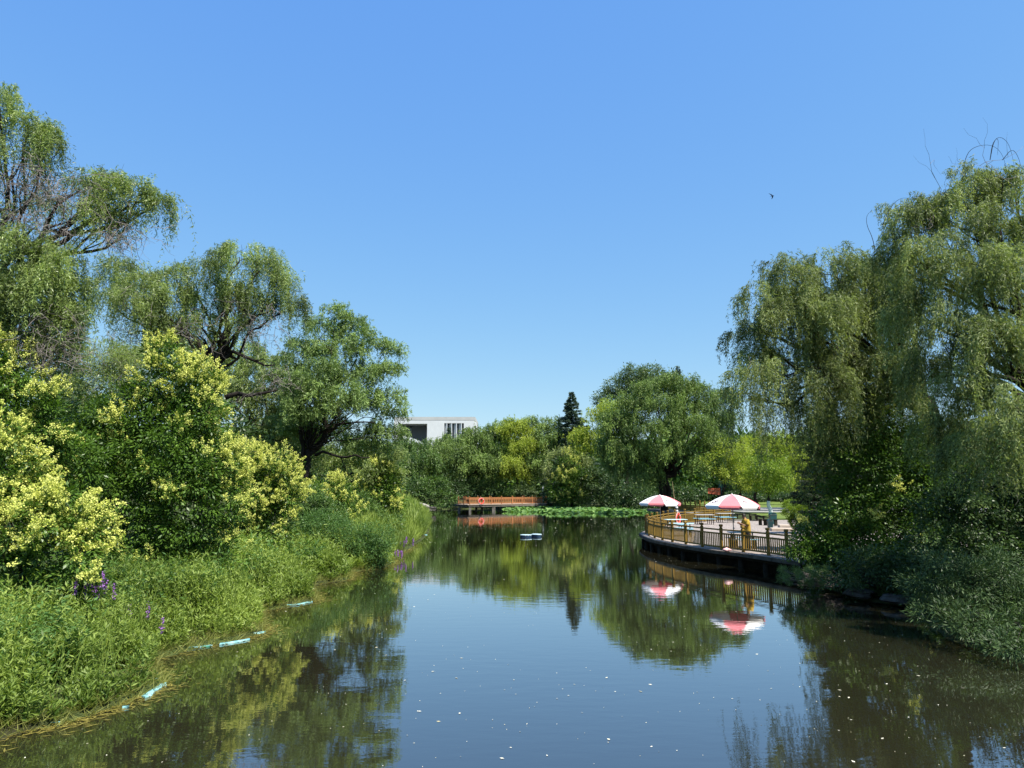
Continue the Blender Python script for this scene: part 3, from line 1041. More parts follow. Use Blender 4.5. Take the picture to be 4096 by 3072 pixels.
# kerb between terrace and back paving
mb = MB(); mb.box((0, 0, .04), (4.2, .25, .08), 0, bev=.01)
mb.build('terrace_kerb', M_conc, loc=(20.7, 63.3, DZ), label='low dark kerb across the back of the paved terrace', cat='kerb')

# leaning bamboo pole in a striped stand
q = at(2706, 2045, 50)
root = empty('signal_pole', (at(2707, 2050, 57.0).x, 57.0, DZ), 'thin leaning bamboo pole rising behind the left parasol from a striped stand', 'pole')
tp = at(2689, 1925, 57.0) - root.location
mb = MB(); mb.tube([(0, 0, 0), (tp.x * .35, .02, tp.z * .4), (tp.x * .6, .03, tp.z * .65), tp], [.03, .028, .024, .012], 7)
mb.build('pole', mat('bamboo', (.35, .26, .12), .6, .2, 8), root)
for k in range(6):
    mb = MB(); mb.tube([(0, 0, .62 + k * .13), (.0, 0, .62 + k * .13 + .125)], .11, 12)
    mb.build('stripe_band', M_whitep if k % 2 else M_darkwood, root)

# red board behind
q = at(2857, 1985, 92)
root = empty('red_board', (q.x, q.y, .7), 'faded red board with a pale diagonal line standing under the trees', 'board')
w, h = msz(48, 92), msz(27, 92)
zb = at(2857, 1980, 92).z - .7
mb = MB(); vs = [(-w / 2, 0, zb + .18), (w / 2, 0, zb), (w / 2, 0, zb + h), (-w / 2, 0, zb + h)]
mb.add(vs + [(v[0], .06, v[2]) for v in vs], [(0, 1, 2, 3), (7, 6, 5, 4), (0, 4, 5, 1), (1, 5, 6, 2), (2, 6, 7, 3), (3, 7, 4, 0)])
mb.build('panel', mat('faded_red_board', (.55, .13, .07), .8, .12, 3), root)
mb = MB(); mb.bar((-w / 2 + .05, -.012, zb + h * .72), (w / 2 - .05, -.012, zb + h * .45), .012, .035); mb.build('pale_line', M_step, root)
for sx in (-1, 1):
    mb = MB(); mb.tube([(sx * (w / 2 - .1), .1, 0), (sx * (w / 2 - .1), .1, zb + h * .9)], .04, 8); mb.build('post', M_brown, root)

# pink bag on the terrace edge
pb = gp(2908, 2206, DZ)
bm_ = MB()
n1_, n2_ = 12, 7
vs = []
for j in range(n2_):
    t = j / (n2_ - 1)
    for i in range(n1_):
        a = 2 * math.pi * i / n1_
        rr = math.sin(math.pi * min(.98, t * .93 + .05)) ** .6 * (1 + .2 * math.sin(3 * a + 4 * t) + .12 * math.sin(7 * a))
        vs.append((.2 * rr * math.cos(a), .09 * rr * math.sin(a), .17 * t * (1 + .15 * math.sin(5 * a))))
bm_.add(vs, [(j * n1_ + i, j * n1_ + (i + 1) % n1_, (j + 1) * n1_ + (i + 1) % n1_, (j + 1) * n1_ + i) for j in range(n2_ - 1) for i in range(n1_)] + [tuple(range(n1_))[::-1], tuple(range((n2_ - 1) * n1_, n2_ * n1_))])
bm_.build('plastic_bag', mat('pink_plastic_bag', (.72, .42, .42), .5, .15, 8), smooth=True, loc=(pb.x - .05, pb.y - .12, DZ + .002),
          label='crumpled pink plastic bag lying on the terrace edge outside the railing', cat='bag')

# ------------------------------------------------------------------ person
def skin_obj(name, chains, material, parent, sub=1):
    """connected joints with a radius each, grown into one smooth body"""
    vs, es, rs = [], [], []
    ids = {}
    def vid(key, co, r):
        if key not in ids:
            ids[key] = len(vs); vs.append(co); rs.append(r)
        return ids[key]
    for ch in chains:
        prev = None
        for key, co, r in ch:
            i = vid(key, co, r)
            if prev is not None: es.append((prev, i))
            prev = i
    me = bpy.data.meshes.new(name)
    me.from_pydata(vs, es, [])
    o = bpy.data.objects.new(name, me)
    link(o, parent)
    md = o.modifiers.new('skin', 'SKIN')
    md.use_smooth_shade = True
    if not me.skin_vertices: 
        bpy.context.view_layer.objects.active = o
    for i, r in enumerate(rs):
        sv = me.skin_vertices[0].data[i]
        sv.radius = (r, r) if not isinstance(r, tuple) else r
        sv.use_root = (i == 0)
    s2 = o.modifiers.new('sub', 'SUBSURF'); s2.levels = s2.render_levels = sub
    me.materials.append(material)
    return o
def loft(mb, rings, n=16, m=0, cap=True):
    vs = []
    for (c, rx, ry) in rings:
        for k in range(n):
            a = 2 * math.pi * k / n
            vs.append((c[0] + rx * math.cos(a), c[1] + ry * math.sin(a), c[2]))
    fs = [(i * n + k, i * n + (k + 1) % n, (i + 1) * n + (k + 1) % n, (i + 1) * n + k) for i in range(len(rings) - 1) for k in range(n)]
    if cap: fs += [tuple(range(n))[::-1], tuple(range((len(rings) - 1) * n, len(rings) * n))]
    mb.add(vs, fs, m)
M_skin = mat('skin', (.30, .16, .10), .6, .08, 10, spec=.35)
M_shirt = mat('yellow_tshirt', (.42, .28, .045), .85, .12, 7, .3, 30, spec=.1)
M_trouser = mat('dark_trousers', (.025, .025, .03), .85, .2, 7, .3, 30, spec=.1)
M_hair = mat('black_hair', (.012, .010, .009), .5, .3, 30, .5, 90)
M_shoe = mat('dark_shoe', (.03, .028, .026), .5, .2, 10)
pp = at(2987, 2150, 33.5)
person = empty('person', (pp.x, pp.y, DZ), 'person in a yellow t-shirt with head bowed over raised hands, under the right parasol', 'person', rz=R(12))
S = {}
chains = []
pel = ('pel', (0.02, 0, .93), .13)
chains.append([pel, ('sp1', (.02, 0, 1.08), .125), ('sp2', (0, 0, 1.24), .14), ('ch', (-.02, 0, 1.36), .12), ('nk', (-.06, 0, 1.45), .052), ('hd', (-.10, 0, 1.53), .075), ('hd2', (-.115, 0, 1.585), .088), ('hd3', (-.10, 0, 1.63), .05)])
chains.append([('hd', (-.10, 0, 1.53), .075), ('nose', (-.195, 0, 1.515), .016)])
for s, t in ((1, 'l'), (-1, 'r')):
    chains.append([pel, ('hip' + t, (.02, s * .1, .86), .095), ('kn' + t, (-.01, s * .12, .47), .058), ('cf' + t, (.02, s * .12, .32), .055), ('an' + t, (.02, s * .12, .08), .036), ('ft' + t, (-.08, s * .125, .03), .034), ('to' + t, (-.17, s * .13, .022), .024)])
    el = (-.10, s * .23, 1.10); wr = (-.30, s * .075, 1.225); pm = (-.365, s * .045, 1.255)
    chains.append([('ch', (-.02, 0, 1.36), .12), ('sh' + t, (-.01, s * .17, 1.37), .06), ('ua' + t, (-.05, s * .215, 1.24), .048), ('el' + t, el, .038), ('fa' + t, (-.2, s * .15, 1.17), .036), ('wr' + t, wr, .024), ('pm' + t, pm, .028)])
    chains.append([('hd2', (-.115, 0, 1.585), .088), ('ear' + t, (-.085, s * .088, 1.555), .018)])
    for k in range(4):
        b0 = Vector(pm) + Vector((-.02, s * (-.0), .03 - k * .019))
        L_f = (.062, .07, .066, .05)[k]
        chains.append([('pm' + t, pm, .028), (f'f{t}{k}a', tuple(b0), .010), (f'f{t}{k}b', tuple(b0 + Vector((-L_f * .6, -s * .01, .0))), .009), (f'f{t}{k}c', tuple(b0 + Vector((-L_f * .8, -s * .035, -.01))), .008)])
    b0 = Vector(pm) + Vector((.01, -s * .02, .035))
    chains.append([('pm' + t, pm, .028), (f'th{t}a', tuple(b0), .011), (f'th{t}b', tuple(b0 + Vector((-.035, -s * .015, .02))), .009)])
bd = skin_obj('body', chains, M_skin, person, 1)
mb = MB()
loft(mb, [((.03, 0, .74), .16, .215), ((.035, 0, .85), .155, .215), ((.03, 0, 1.0), .15, .21), ((.02, 0, 1.15), .155, .215), ((0, 0, 1.28), .16, .225), ((-.01, 0, 1.37), .14, .21), ((-.025, 0, 1.42), .11, .14), ((-.045, 0, 1.45), .075, .08)], 18)
for s in (1, -1):
    mb.tube([(-.0, s * .15, 1.38), (-.02, s * .2, 1.32), (-.055, s * .225, 1.22), (-.075, s * .235, 1.16)], [.075, .08, .075, .078], 12)
sh = mb.build('tshirt', M_shirt, person, smooth=True)
mb = MB()
for s in (1, -1):
    mb.tube([(.02, s * .09, .90), (.015, s * .105, .8), (0, s * .12, .5), (.02, s * .12, .3), (.02, s * .12, .09)], [.12, .115, .08, .075, .065], 12)
mb.build('trousers', M_trouser, person, smooth=True)
mb = MB()
n1_, n2_ = 14, 8
vs = []
for j in range(n2_):
    th = (j / (n2_ - 1)) * R(105)
    for i in range(n1_):
        a = 2 * math.pi * i / n1_
        wob = 1 + .03 * math.sin(5 * a + j)
        front_cut = 1.0
        x = math.sin(th) * math.cos(a) * .103 * wob; y = math.sin(th) * math.sin(a) * .096 * wob; z = math.cos(th) * .098
        if x < -.03: z = max(z, .02 + (-x - .03) * .5)
        vs.append((-.098 + x, y, 1.588 + z))
mb.add(vs, [(j * n1_ + i, (j + 1) * n1_ + i, (j + 1) * n1_ + (i + 1) % n1_, j * n1_ + (i + 1) % n1_) for j in range(n2_ - 1) for i in range(n1_)] + [tuple(range((n2_ - 1) * n1_, n2_ * n1_))])
mb.build('hair', M_hair, person, smooth=True)
for s in (1, -1):
    mb = MB(); mb.box((-.055, s * .122, .045), (.27, .1, .085), bev=.035); mb.build('shoe', M_shoe, person, smooth=False)

# ------------------------------------------------------------------ swallow
b0 = at(3089, 784, 58)
mb = MB()
def ell(mb, c, r, n=10, m=0):
    vs = []
    for j in range(7):
        t = math.pi * j / 6
        for i in range(n):
            a = 2 * math.pi * i / n
            vs.append((c[0] + r[0] * -math.cos(t), c[1] + r[1] * math.sin(t) * math.cos(a), c[2] + r[2] * math.sin(t) * math.sin(a)))
    mb.add(vs, [(j * n + i, j * n + (i + 1) % n, (j + 1) * n + (i + 1) % n, (j + 1) * n + i) for j in range(6) for i in range(n)], m)
ell(mb, (0.02, 0, 0), (.10, .035, .03))
wing = [(.06, .0), (.02, .09), (-.05, .17), (-.15, .22), (-.08, .14), (-.035, .06), (-.03, .0)]
for s, z in ((1, .75), (-1, -.75)):
    vs = [(x * 1.1, y * .3 * s - .008, y * s * 1.0) for x, y in wing] + [(x * 1.1, y * .3 * s + .008, y * s * 1.0) for x, y in wing]
    n = len(wing)
    mb.add(vs, [(0, 1, 5, 6), (1, 2, 4, 5), (2, 3, 4), (n, n + 6, n + 5, n + 1), (n + 1, n + 5, n + 4, n + 2), (n + 2, n + 4, n + 3)] + [(i, (i + 1) % n, n + (i + 1) % n, n + i) for i in range(n)])
for s in (1, -1):
    mb.add([(-.06, 0, .005), (-.17, s * .035, .0), (-.07, s * .02, -.003), (-.06, 0, -.006), (-.17, s * .035, -.004)], [(0, 1, 2), (3, 2, 4), (0, 2, 3), (0, 3, 4, 1)])
o = mb.build('bird', mat('dark_feathers', (.006, .006, .012), 1.0, .2, 20, spec=0), smooth=False, loc=b0, label='small dark swallow gliding alone in the blue sky', cat='bird')
o.rotation_euler = (0, R(-12), R(8)); o.scale = (1.35, 1.35, 1.35)

# ------------------------------------------------------------------ floats on the pond
M_hull = mat('navy_foam_float', (.012, .035, .075), .5, .2, 5)
M_ftop = mat('pale_float_top', (.50, .66, .70), .6, .1, 6)
def float_(px, Y, label, w=.86, rz=0, rod=.55):
    c = at(px, 2140, Y)
    root = empty('pond_float', (c.x, Y, 0), label, 'float', 'blue floats joined on the open water', rz)
    ol = []
    for i in range(28):
        a = 2 * math.pi * i / 28
        rr = w / 2 * (1 + .07 * math.cos(4 * a) + .04 * math.cos(3 * a + 1))
        ol.append((rr * math.cos(a), rr * .8 * math.sin(a)))
    mb = MB(); mb.prism(ol, -.08, .14); mb.build('hull', M_hull, root)
    mb = MB(); mb.prism([(x * 1.05, y * 1.05) for x, y in ol], .143, .18); mb.build('top', M_ftop, root)
    for k in range(3):
        a = -1.9 + k * .6
        mb = MB(); mb.box((w / 2 * math.cos(a) * 1.0, w * .4 * math.sin(a) * 1.03 - .01, .12), (.03, .03, .03)); mb.build('bolt', M_whitep, root)
    mb = MB(); mb.tube([(.0, .05, .18), (.01, .05, .18 + rod * .6), (-.02, .05, .18 + rod)], .007, 5); mb.build('rod', M_twig, root)
    return root
float_(2103, 51.6, 'left one of two joined navy floats with pale tops on the open water', .78, .3)
float_(2146, 52.2, 'right one of two joined navy floats with pale tops on the open water', .85, 1.9, .45)

# ------------------------------------------------------------------ building
BY = 230.0
M_wall = mat('pale_render', (.62, .63, .63), .85, .05, .5, .2, 5, spec=.2)
M_band = mat('parapet_render', (.47, .47, .455), .85, .08, .3, .2, 5, spec=.2)
M_glass = mat('dark_glass', (.09, .12, .16), .08, .2, 1, spec=.6)
M_fin = mat('fin_render', (.60, .61, .62), .8, .05, 1)
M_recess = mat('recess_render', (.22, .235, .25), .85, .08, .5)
def bx_(px): return at(px, 1800, BY).x
def bz_(py): return at(1740, py, BY).z
x0, x1 = bx_(1573), bx_(1899.5)
zt, zb_ = bz_(1667.5), 0.0
bld = empty('museum_building', ((x0 + x1) / 2, BY, 0), 'pale grey flat-roofed modern building rising above the far trees', 'building')
ox = (x0 + x1) / 2
def bbox(mb, xa, xb, ya, yb, za, zb2):
    mb.box(((xa + xb) / 2 - ox, (ya + yb) / 2 , (za + zb2) / 2), (abs(xb - xa), abs(yb - ya), abs(zb2 - za)))
rxa, rxb = bx_(1594.6), bx_(1707); rz1 = bz_(1694.9); wxa, wxb = bx_(1775.6), bx_(1854.5); wz1 = bz_(1692.8); wz0 = bz_(1790)
zband = bz_(1680.6)
mb = MB()
bbox(mb, x0, rxa, 0, 21, 0, zband - .12)
bbox(mb, rxa, rxb, 0, 21, rz1, zband - .12)
bbox(mb, rxb, wxa, 0, 21, 0, zband - .12)
bbox(mb, wxa, wxb, 0, 21, wz1, zband - .12)
bbox(mb, wxa, wxb, 0, 21, 0, wz0)
bbox(mb, wxb, x1, 0, 21, 0, zband - .12)
wall = mb.build('wall', M_wall, bld)
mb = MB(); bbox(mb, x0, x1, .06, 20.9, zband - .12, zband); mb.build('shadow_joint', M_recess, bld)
mb = MB(); bbox(mb, x0, x1, 0, 21, zband, zt); mb.build('parapet', M_band, bld)
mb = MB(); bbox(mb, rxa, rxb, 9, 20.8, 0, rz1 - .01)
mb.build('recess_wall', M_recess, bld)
mb = MB(); bbox(mb, bx_(1607), bx_(1629), 8.8, 8.99, bz_(1745), rz1 - .1); mb.build('window', M_glass, bld)
# sloped stair parapet in the recess
mb = MB()
sa = [(bx_(1607) - ox, bz_(1742)), (bx_(1622) - ox, bz_(1742)), (bx_(1700) - ox, bz_(1772)), (bx_(1700) - ox, 0), (bx_(1607) - ox, 0)]
vs = [(x, 1.0, z) for x, z in sa] + [(x, 1.6, z) for x, z in sa]
mb.add(vs, [(0, 1, 2, 3, 4)[::-1], (5, 6, 7, 8, 9)] + [(i, (i + 1) % 5, 5 + (i + 1) % 5, 5 + i) for i in range(5)])
mb.build('stair_parapet', M_wall, bld)
mb = MB(); bbox(mb, wxa, wxb, 2.4, 3, wz0, wz1 - .01); 
mb.build('window_glass', M_glass, bld)
for k, (a, b) in enumerate([(1775.6, 1785), (1795, 1804.2), (1814.3, 1823.6), (1834, 1843.7)]):
    A = bx_(a) - ox + .01; Bx = bx_(b) - ox; C = Bx + .2
    poly = [(A, 1.1), (Bx, .02), (C, .02), (C, 2.35), (A, 2.35)]
    mb = MB(); mb.prism(poly, wz0 + .01, wz1 - .02); mb.build('fin', M_fin, bld)
for k in range(4):
    mb = MB(); zz = wz1 - 1.6 - k * 1.9
    bbox(mb, wxa + .1, wxb - .1, 2.3, 2.36, zz, zz + .14); mb.build('glazing_bar', M_fin, bld)

# white lamp post and pale steps by the pier
def lamp_post(px, Y, y0, y1, label):
    c = at(px, 2000, Y)
    root = empty('lamp_post', (c.x, Y, .6), label, 'lamp post')
    zt_ = at(px, y0, Y).z - .6
    mb = MB(); mb.tube([(0, 0, 0), (0, 0, zt_ * .8)], .045, 8); mb.build('pole', M_whitep, root)
    mb = MB(); mb.box((0, 0, zt_ * .9), (.26, .26, zt_ * .2), bev=.03); mb.build('lamp_head', M_whitep, root)
    mb = MB(); mb.box((0, 0, zt_ * 1.0 + .03), (.36, .36, .05), bev=.01); mb.build('lamp_cap', M_brown, root)
lamp_post(2172, 121, 1942, 0, 'white lamp post in the shade behind the right end of the far pier')
c = at(2150, 1985, 126)
mb = MB()
for k in range(4):
    mb.box((0, k * .55, .15 + k * .22), (4.2, .5, .2 + .0), bev=.01)
mb.build('stone_steps', M_step, loc=(c.x, c.y, .7), label='pale stone steps climbing between the trunks behind the pier', cat='steps')
mb = MB()
# green post in the park
root = empty('signpost', (at(2886, 1985, 96).x, 96, .7), 'green post standing beside the faded red board', 'post')
mb.tube([(0, 0, 0), (0, 0, 3.4)], .13, 8); mb.build('pole', M_teald, root)
mb = MB(); mb.box((0, 0, 3.2), (.6, .3, .9), bev=.05); mb.build('head', M_teal, root)

# ------------------------------------------------------------------ rocks
M_rock = mat('dark_rock', (.06, .055, .048), .9, .4, 3, .8, 14, spec=.2)
M_rockl = mat('pale_rock', (.34, .31, .27), .9, .3, 3, .8, 14, spec=.2)
def rock(px, py, Y, size, label, m=None, seed=0, z=None):
    c = at(px, py, Y)
    r_ = np.random.default_rng(seed)
    import bmesh
    bm = bmesh.new()
    bmesh.ops.create_icosphere(bm, subdivisions=3, radius=1)
    ph = r_.uniform(0, 6, 6)
    for v in bm.verts:
        p = v.co
        f = 1 + .16 * math.sin(3 * p.x + ph[0]) * math.cos(2.6 * p.y + ph[1]) + .12 * math.sin(5 * p.z + ph[2] + 2 * p.x) + .05 * math.sin(11 * p.x + 9 * p.y + ph[3])
        q = p * f
        if q.z > .62: q.z = .62 + (q.z - .62) * .3
        v.co = Vector((q.x * size[0], q.y * size[1], q.z * size[2]))
    me = bpy.data.meshes.new('rock'); bm.to_mesh(me); bm.free()
    me.materials.append(m or M_rock)
    o = link(bpy.data.objects.new('rock', me))
    o.location = (c.x, c.y, c.z if z is None else z)
    return tag(o, label, 'rock', 'rocks along the shore')
rock(3520, 2300, 23.2, (.62, .5, .3), 'broad dark boulder in shade on the right bank, topmost of the pile', seed=1)
rock(3440, 2370, 23.0, (.42, .4, .16), 'flat dark rock at the water, leftmost of the pile on the right bank', seed=2)
rock(3590, 2395, 21.9, (.42, .4, .16), 'dark rock at the water below the broad boulder on the right bank', seed=3)
rock(1668, 2026, 101, (1.7, 1.3, .8), 'pale layered rock at the end of the green spit on the left', M_rockl, 4)
rock(1705, 2036, 98, (1.3, 1.0, .45), 'low dark rock touching the water beyond the green spit', seed=5)

# ------------------------------------------------------------------ shore liner sheets on the left edge
M_turq = mat('turquoise_sheet', (.12, .38, .40), .6, .25, 5, .4, 30, col2=(.36, .58, .56))
M_turqd = mat('green_sheet', (.03, .26, .19), .6, .3, 5, .4, 30)
def liner(pts, w, label, m=None):
    P = [gp(a, b, .0) for a, b in pts]
    mb = MB()
    fine = []
    for a, b in zip(P[:-1], P[1:]):
        n = max(2, int((b - a).length / .12))
        fine += [a.lerp(b, i / n) for i in range(n)]
    fine.append(P[-1])
    vs = []
    for i, p in enumerate(fine):
        a = fine[max(i - 1, 0)]; b = fine[min(i + 1, len(fine) - 1)]
        t = (b - a).normalized(); s_ = Vector((-t.y, t.x, 0))
        ww = w * .55 * (.3 + .75 * abs(math.sin(i * .7 + len(pts))) * rng.uniform(.6, 1))
        if i in (0, len(fine) - 1): ww *= .3
        z = .02 + .012 * rng.random()
        for k, f in enumerate((-.6, -.2, .2, .6)):
            vs.append(p + s_ * f * ww + Vector((rng.normal() * .01, rng.normal() * .01, z + (.012 if k in (1, 2) else -.01) + rng.normal() * .006)))
    n = len(fine)
    top = [(i * 4 + k, (i + 1) * 4 + k, (i + 1) * 4 + k + 1, i * 4 + k + 1) for i in range(n - 1) for k in range(3)]
    mb.add(vs, top)
    mb.add([v - Vector((0, 0, .02)) for v in vs], [f[::-1] for f in top])
    for i in range(n - 1):
        for k in (0, 3):
            a, b = vs[i * 4 + k], vs[(i + 1) * 4 + k]
            mb.add([a, b, b - Vector((0, 0, .02)), a - Vector((0, 0, .02))], [(0, 1, 2, 3)])
    o = Vector((P[0].x, P[0].y, 0))
    mb.v = [(v[0] - o.x, v[1] - o.y, v[2]) for v in mb.v]
    mb.build('liner_sheet', m or M_turq, loc=o, label=label, cat='plastic sheet', group='turquoise liner sheets along the left shore')
liner([(0, 2942), (60, 2925), (110, 2912)], .16, 'turquoise sheet strip at the shore, nearest of all at the bottom left')
liner([(118, 2910), (160, 2900), (235, 2896)], .14, 'turquoise sheet strip just right of the nearest strip')
liner([(490, 2834), (515, 2830)], .12, 'tiny turquoise scrap among yellow weed near the bottom left')
liner([(575, 2795), (610, 2770), (640, 2748), (662, 2738)], .3, 'wide turquoise sheet at the tip of the near grassy point')
liner([(604, 2722), (632, 2716)], .12, 'small pale turquoise scrap above the wide sheet at the near point')
liner([(565, 2628), (640, 2618), (688, 2610)], .22, 'turquoise sheet where the second grassy bay begins')
liner([(745, 2598), (800, 2590), (850, 2585)], .2, 'turquoise and green sheet strip in the middle of the second bay')
liner([(880, 2580), (930, 2572), (1000, 2560)], .16, 'pale sheet strip right of the middle of the second bay')
liner([(1000, 2545), (1035, 2535), (1060, 2530)], .28, 'turquoise sheet at the outer tip of the second bay')
liner([(1145, 2425), (1190, 2420), (1250, 2408)], .3, 'pale turquoise sheet at the tip of the third grassy point')
liner([(1655, 2147), (1690, 2143), (1705, 2140)], .5, 'pale blue sheet with a rag beside the purple flowers far along the shore')
liner([(810, 2590.5), (845, 2587)], .12, 'dark green fold of sheet lying on the strip of the second bay', M_turqd)

# ------------------------------------------------------------------ trees
def ground_z(x, y):
    return float(height(np.array([[x]]), np.array([[y]]))[0, 0])
def base_at(px, Y, dx=0):
    c = at(px, 2000, Y)
    return (c.x + dx, Y, ground_z(c.x + dx, Y))

# --- right side willows
b = base_at(3800, 26.5)
willow('broad weeping willow behind the terrace railing, leaning left over the water', 26,
       [(3150, 1090, 115, 75), (3330, 1070, 120, 80), (3470, 1110, 100, 80), (3050, 1190, 90, 70), (3000, 1330, 75, 70, 0, .9), (3150, 1290, 130, 110, -1), (3320, 1280, 140, 120, -1), (3480, 1320, 110, 110, 1, 1, .6),
        (3080, 1500, 140, 80, -1, 1.5, .8), (3290, 1540, 150, 90, -1, 1.4, .8), (3450, 1600, 90, 60, 1, 1, .8), (2985, 1590, 75, 55, 0, 1.8, .7), (3180, 1640, 120, 60, 1, 1.8, .6), (3620, 1250, 90, 150, 1, 1, .7), (3380, 1680, 130, 80, 2, 1.5, .8), (3220, 1420, 150, 100, 1), (3400, 1430, 130, 90, 0), (3550, 1160, 70, 80, 0), (3030, 1420, 80, 60, 0), (3180, 1180, 130, 80, 1), (3500, 1210, 110, 90), (3530, 1090, 90, 60, .5), (3450, 1480, 110, 70, -.5), (3560, 1600, 110, 70, .5), (3300, 1200, 120, 80, -.5), (3575, 1270, 70, 80, -1), (3600, 1560, 80, 80, -1), (3560, 1440, 60, 50, -1.2)],
       b, at(3700, 1590, 26), r=.34, L=2.3, leaf=(.14, .024), cov=4.1, tress=.14, spread=.5, tw=40, twl=1.5, branches=3,
       extra=[(at(3690, 1600, 26), at(3470, 1400, 26.8), .24, .12), (at(3470, 1400, 26.8), at(3380, 1350, 26.8), .12, .05), (at(3560, 1480, 26.4), at(3600, 1340, 26.4), .15, .1), (at(3600, 1340, 26.4), at(3590, 1200, 26.6), .1, .05),
              (at(3740, 1660, 26), at(3420, 1560, 26.8), .16, .05), (at(3420, 1560, 26.8), at(3080, 1530, 26.8), .07, .02)])
b = base_at(4230, 20.5)
willow('tallest weeping willow at the right edge, its top above all the others', 20.5,
       [(3930, 720, 120, 75), (4060, 760, 110, 80), (3850, 800, 110, 80), (3640, 870, 110, 80), (3760, 860, 110, 90), (4000, 900, 150, 130, -1), (3600, 1020, 90, 100), (3740, 1050, 150, 120, -1), (3900, 1100, 150, 130, -2), (4060, 1150, 150, 150, -2),
        (3680, 1250, 130, 120, 0), (3850, 1330, 160, 140, -2), (4040, 1420, 150, 150, -3), (3720, 1480, 110, 120, 0), (3880, 1600, 150, 130, -2), (4080, 1700, 130, 150, -4), (3960, 1800, 150, 100, -2, .9), (3780, 1720, 110, 100, 0),
        (4250, 950, 160, 200), (4300, 1350, 200, 250), (4350, 1800, 200, 250), (4500, 1100, 200, 260, 2, 1, .5), (4420, 600, 120, 100, 2, 1, .7)],
       b, at(4150, 1600, 20.5), r=.34, L=1.8, leaf=(.12, .022), cov=4.1, tress=.115, spread=.5, tw=70, twl=1.9, branches=2,
       twlobes=[(3960, 700, 140, 30), (3700, 830, 120, 40), (4000, 1700, 150, 300), (3900, 1300, 150, 300)])

wh = MB()
B4 = Vector(bpy.data.objects['weeping_willow.001'].location)
for pl in [[(3850, 720), (3858, 640), (3885, 590), (3960, 575), (4010, 610), (4030, 700)], [(3960, 640), (3975, 560), (4005, 545), (4040, 580), (4060, 680)], [(3960, 640), (3970, 570), (3995, 548), (3990, 620)],
           [(3640, 880), (3648, 800), (3700, 780), (3760, 790)], [(3530, 900), (3560, 830), (3600, 790), (3650, 795)], [(3500, 1000), (3490, 950), (3466, 900), (3466, 860), (3490, 840)], [(4010, 640), (4050, 590), (4080, 640), (4090, 720)]]:
    P_ = chaikin([at(a, b_, 20.3) - B4 for a, b_ in pl], 2)
    wh.tube(P_, [.011 * (1 - .8 * i / (len(P_) - 1)) for i in range(len(P_))], 4)
wh.build('bare_shoots', M_bark, bpy.data.objects['weeping_willow.001'])
# --- left side willows
b = base_at(-90, 21)
willow('tall contorted willow at the left edge with a long arm over the bushes', 20.5,
       [(0, 420, 75, 90, 0, .8), (110, 520, 90, 75, 0, .8), (190, 590, 60, 75, 0, 1.0, .9), (60, 640, 100, 90, 0, 1, .55), (330, 745, 75, 60, 0, .9, .8), (440, 740, 80, 60, 0, .8), (560, 770, 70, 55, 0, .75), (630, 800, 40, 55, 0, 1.1),
        (390, 850, 90, 60, 0, 1, .8), (500, 880, 70, 45, 0, .7, .6), (80, 1000, 110, 110, -1, 1.0, .8), (230, 1060, 110, 90, -1, 1.2, .8), (290, 1180, 55, 90, 0, 1.1, .9), (60, 1230, 120, 120, -1, 1.1, .8), (200, 1270, 90, 90, 0, 1, .7), (100, 850, 140, 110, 1, 1, .45), (170, 1130, 110, 90, -1), (290, 1290, 70, 80, -.5, 1.1), (240, 1390, 70, 50, -.5, 1), (90, 1380, 120, 80, -.5),
        (-150, 500, 140, 200), (-200, 900, 160, 250), (-180, 1300, 160, 250)],
       b, at(-60, 1350, 21), r=.3, L=1.9, leaf=(.12, .024), cov=4.6, spread=.75, material=L_willow2, tress=.13, tw=0, branches=4,
       extra=[(at(-40, 1100, 21), at(310, 920, 20.7), .12, .06), (at(310, 920, 20.7), at(600, 800, 20.6), .055, .015), (at(-60, 1300, 21), at(180, 1420, 20), .12, .05), (at(180, 1420, 20), at(330, 1330, 20), .05, .015)],
       )
root_l1 = bpy.data.objects['weeping_willow.002']
tl = [(c - np.array(b), r_) for c, r_ in lobes3([(90, 800, 140, 110), (100, 700, 120, 80), (280, 760, 120, 100), (200, 900, 150, 80), (200, 1320, 110, 110), (240, 1400, 110, 90), (500, 930, 110, 60)], 19.4)]
twigs('bare_twigs', tl, root_l1, 380, 1.2, .009)

b = base_at(840, 33)
willow('two-headed contorted willow with dark forked trunk behind the largest flowering bush', 33,
       [(470, 1075, 75, 50, 0, 1), (560, 1110, 80, 70, 0, 1.1), (430, 1150, 45, 55, 0, 1.2), (500, 1210, 90, 60, -1, 1, 1), (620, 1190, 70, 90, -1, 1, 1), (710, 1090, 45, 60, 0, 1), (740, 1180, 70, 70, 0, 1, .9), (560, 1270, 100, 60, -1, 1, .8), (680, 1300, 80, 60, 0, 1, .8),
        (850, 1060, 80, 55), (960, 1020, 85, 50), (1050, 1060, 80, 60), (1130, 1130, 55, 60, 0, 1), (1180, 1230, 35, 45, 0, 1.2), (860, 1180, 110, 80), (1000, 1190, 110, 90), (1110, 1210, 60, 60, 0, 1, .6), (780, 1290, 80, 60, 0, 1, .7), (930, 1320, 80, 60, 0, 1, .6)],
       b, at(850, 1480, 33), r=.28, L=2.3, leaf=(.15, .028), cov=4.0, spread=.75, material=L_willow2, tress=.15, tw=0, branches=4,
       extra=[(at(850, 1480, 33), at(905, 1330, 33), .22, .15), (at(905, 1330, 33), at(915, 1180, 33), .14, .06), (at(840, 1500, 33), at(700, 1380, 33), .12, .06), (at(700, 1380, 33), at(640, 1280, 33), .06, .03), (at(880, 1430, 33), at(1100, 1460, 33), .1, .03),
              (at(640, 1350, 33.2), at(500, 1330, 33), .05, .015), (at(900, 1590, 33), at(1110, 1560, 33), .13, .04)])
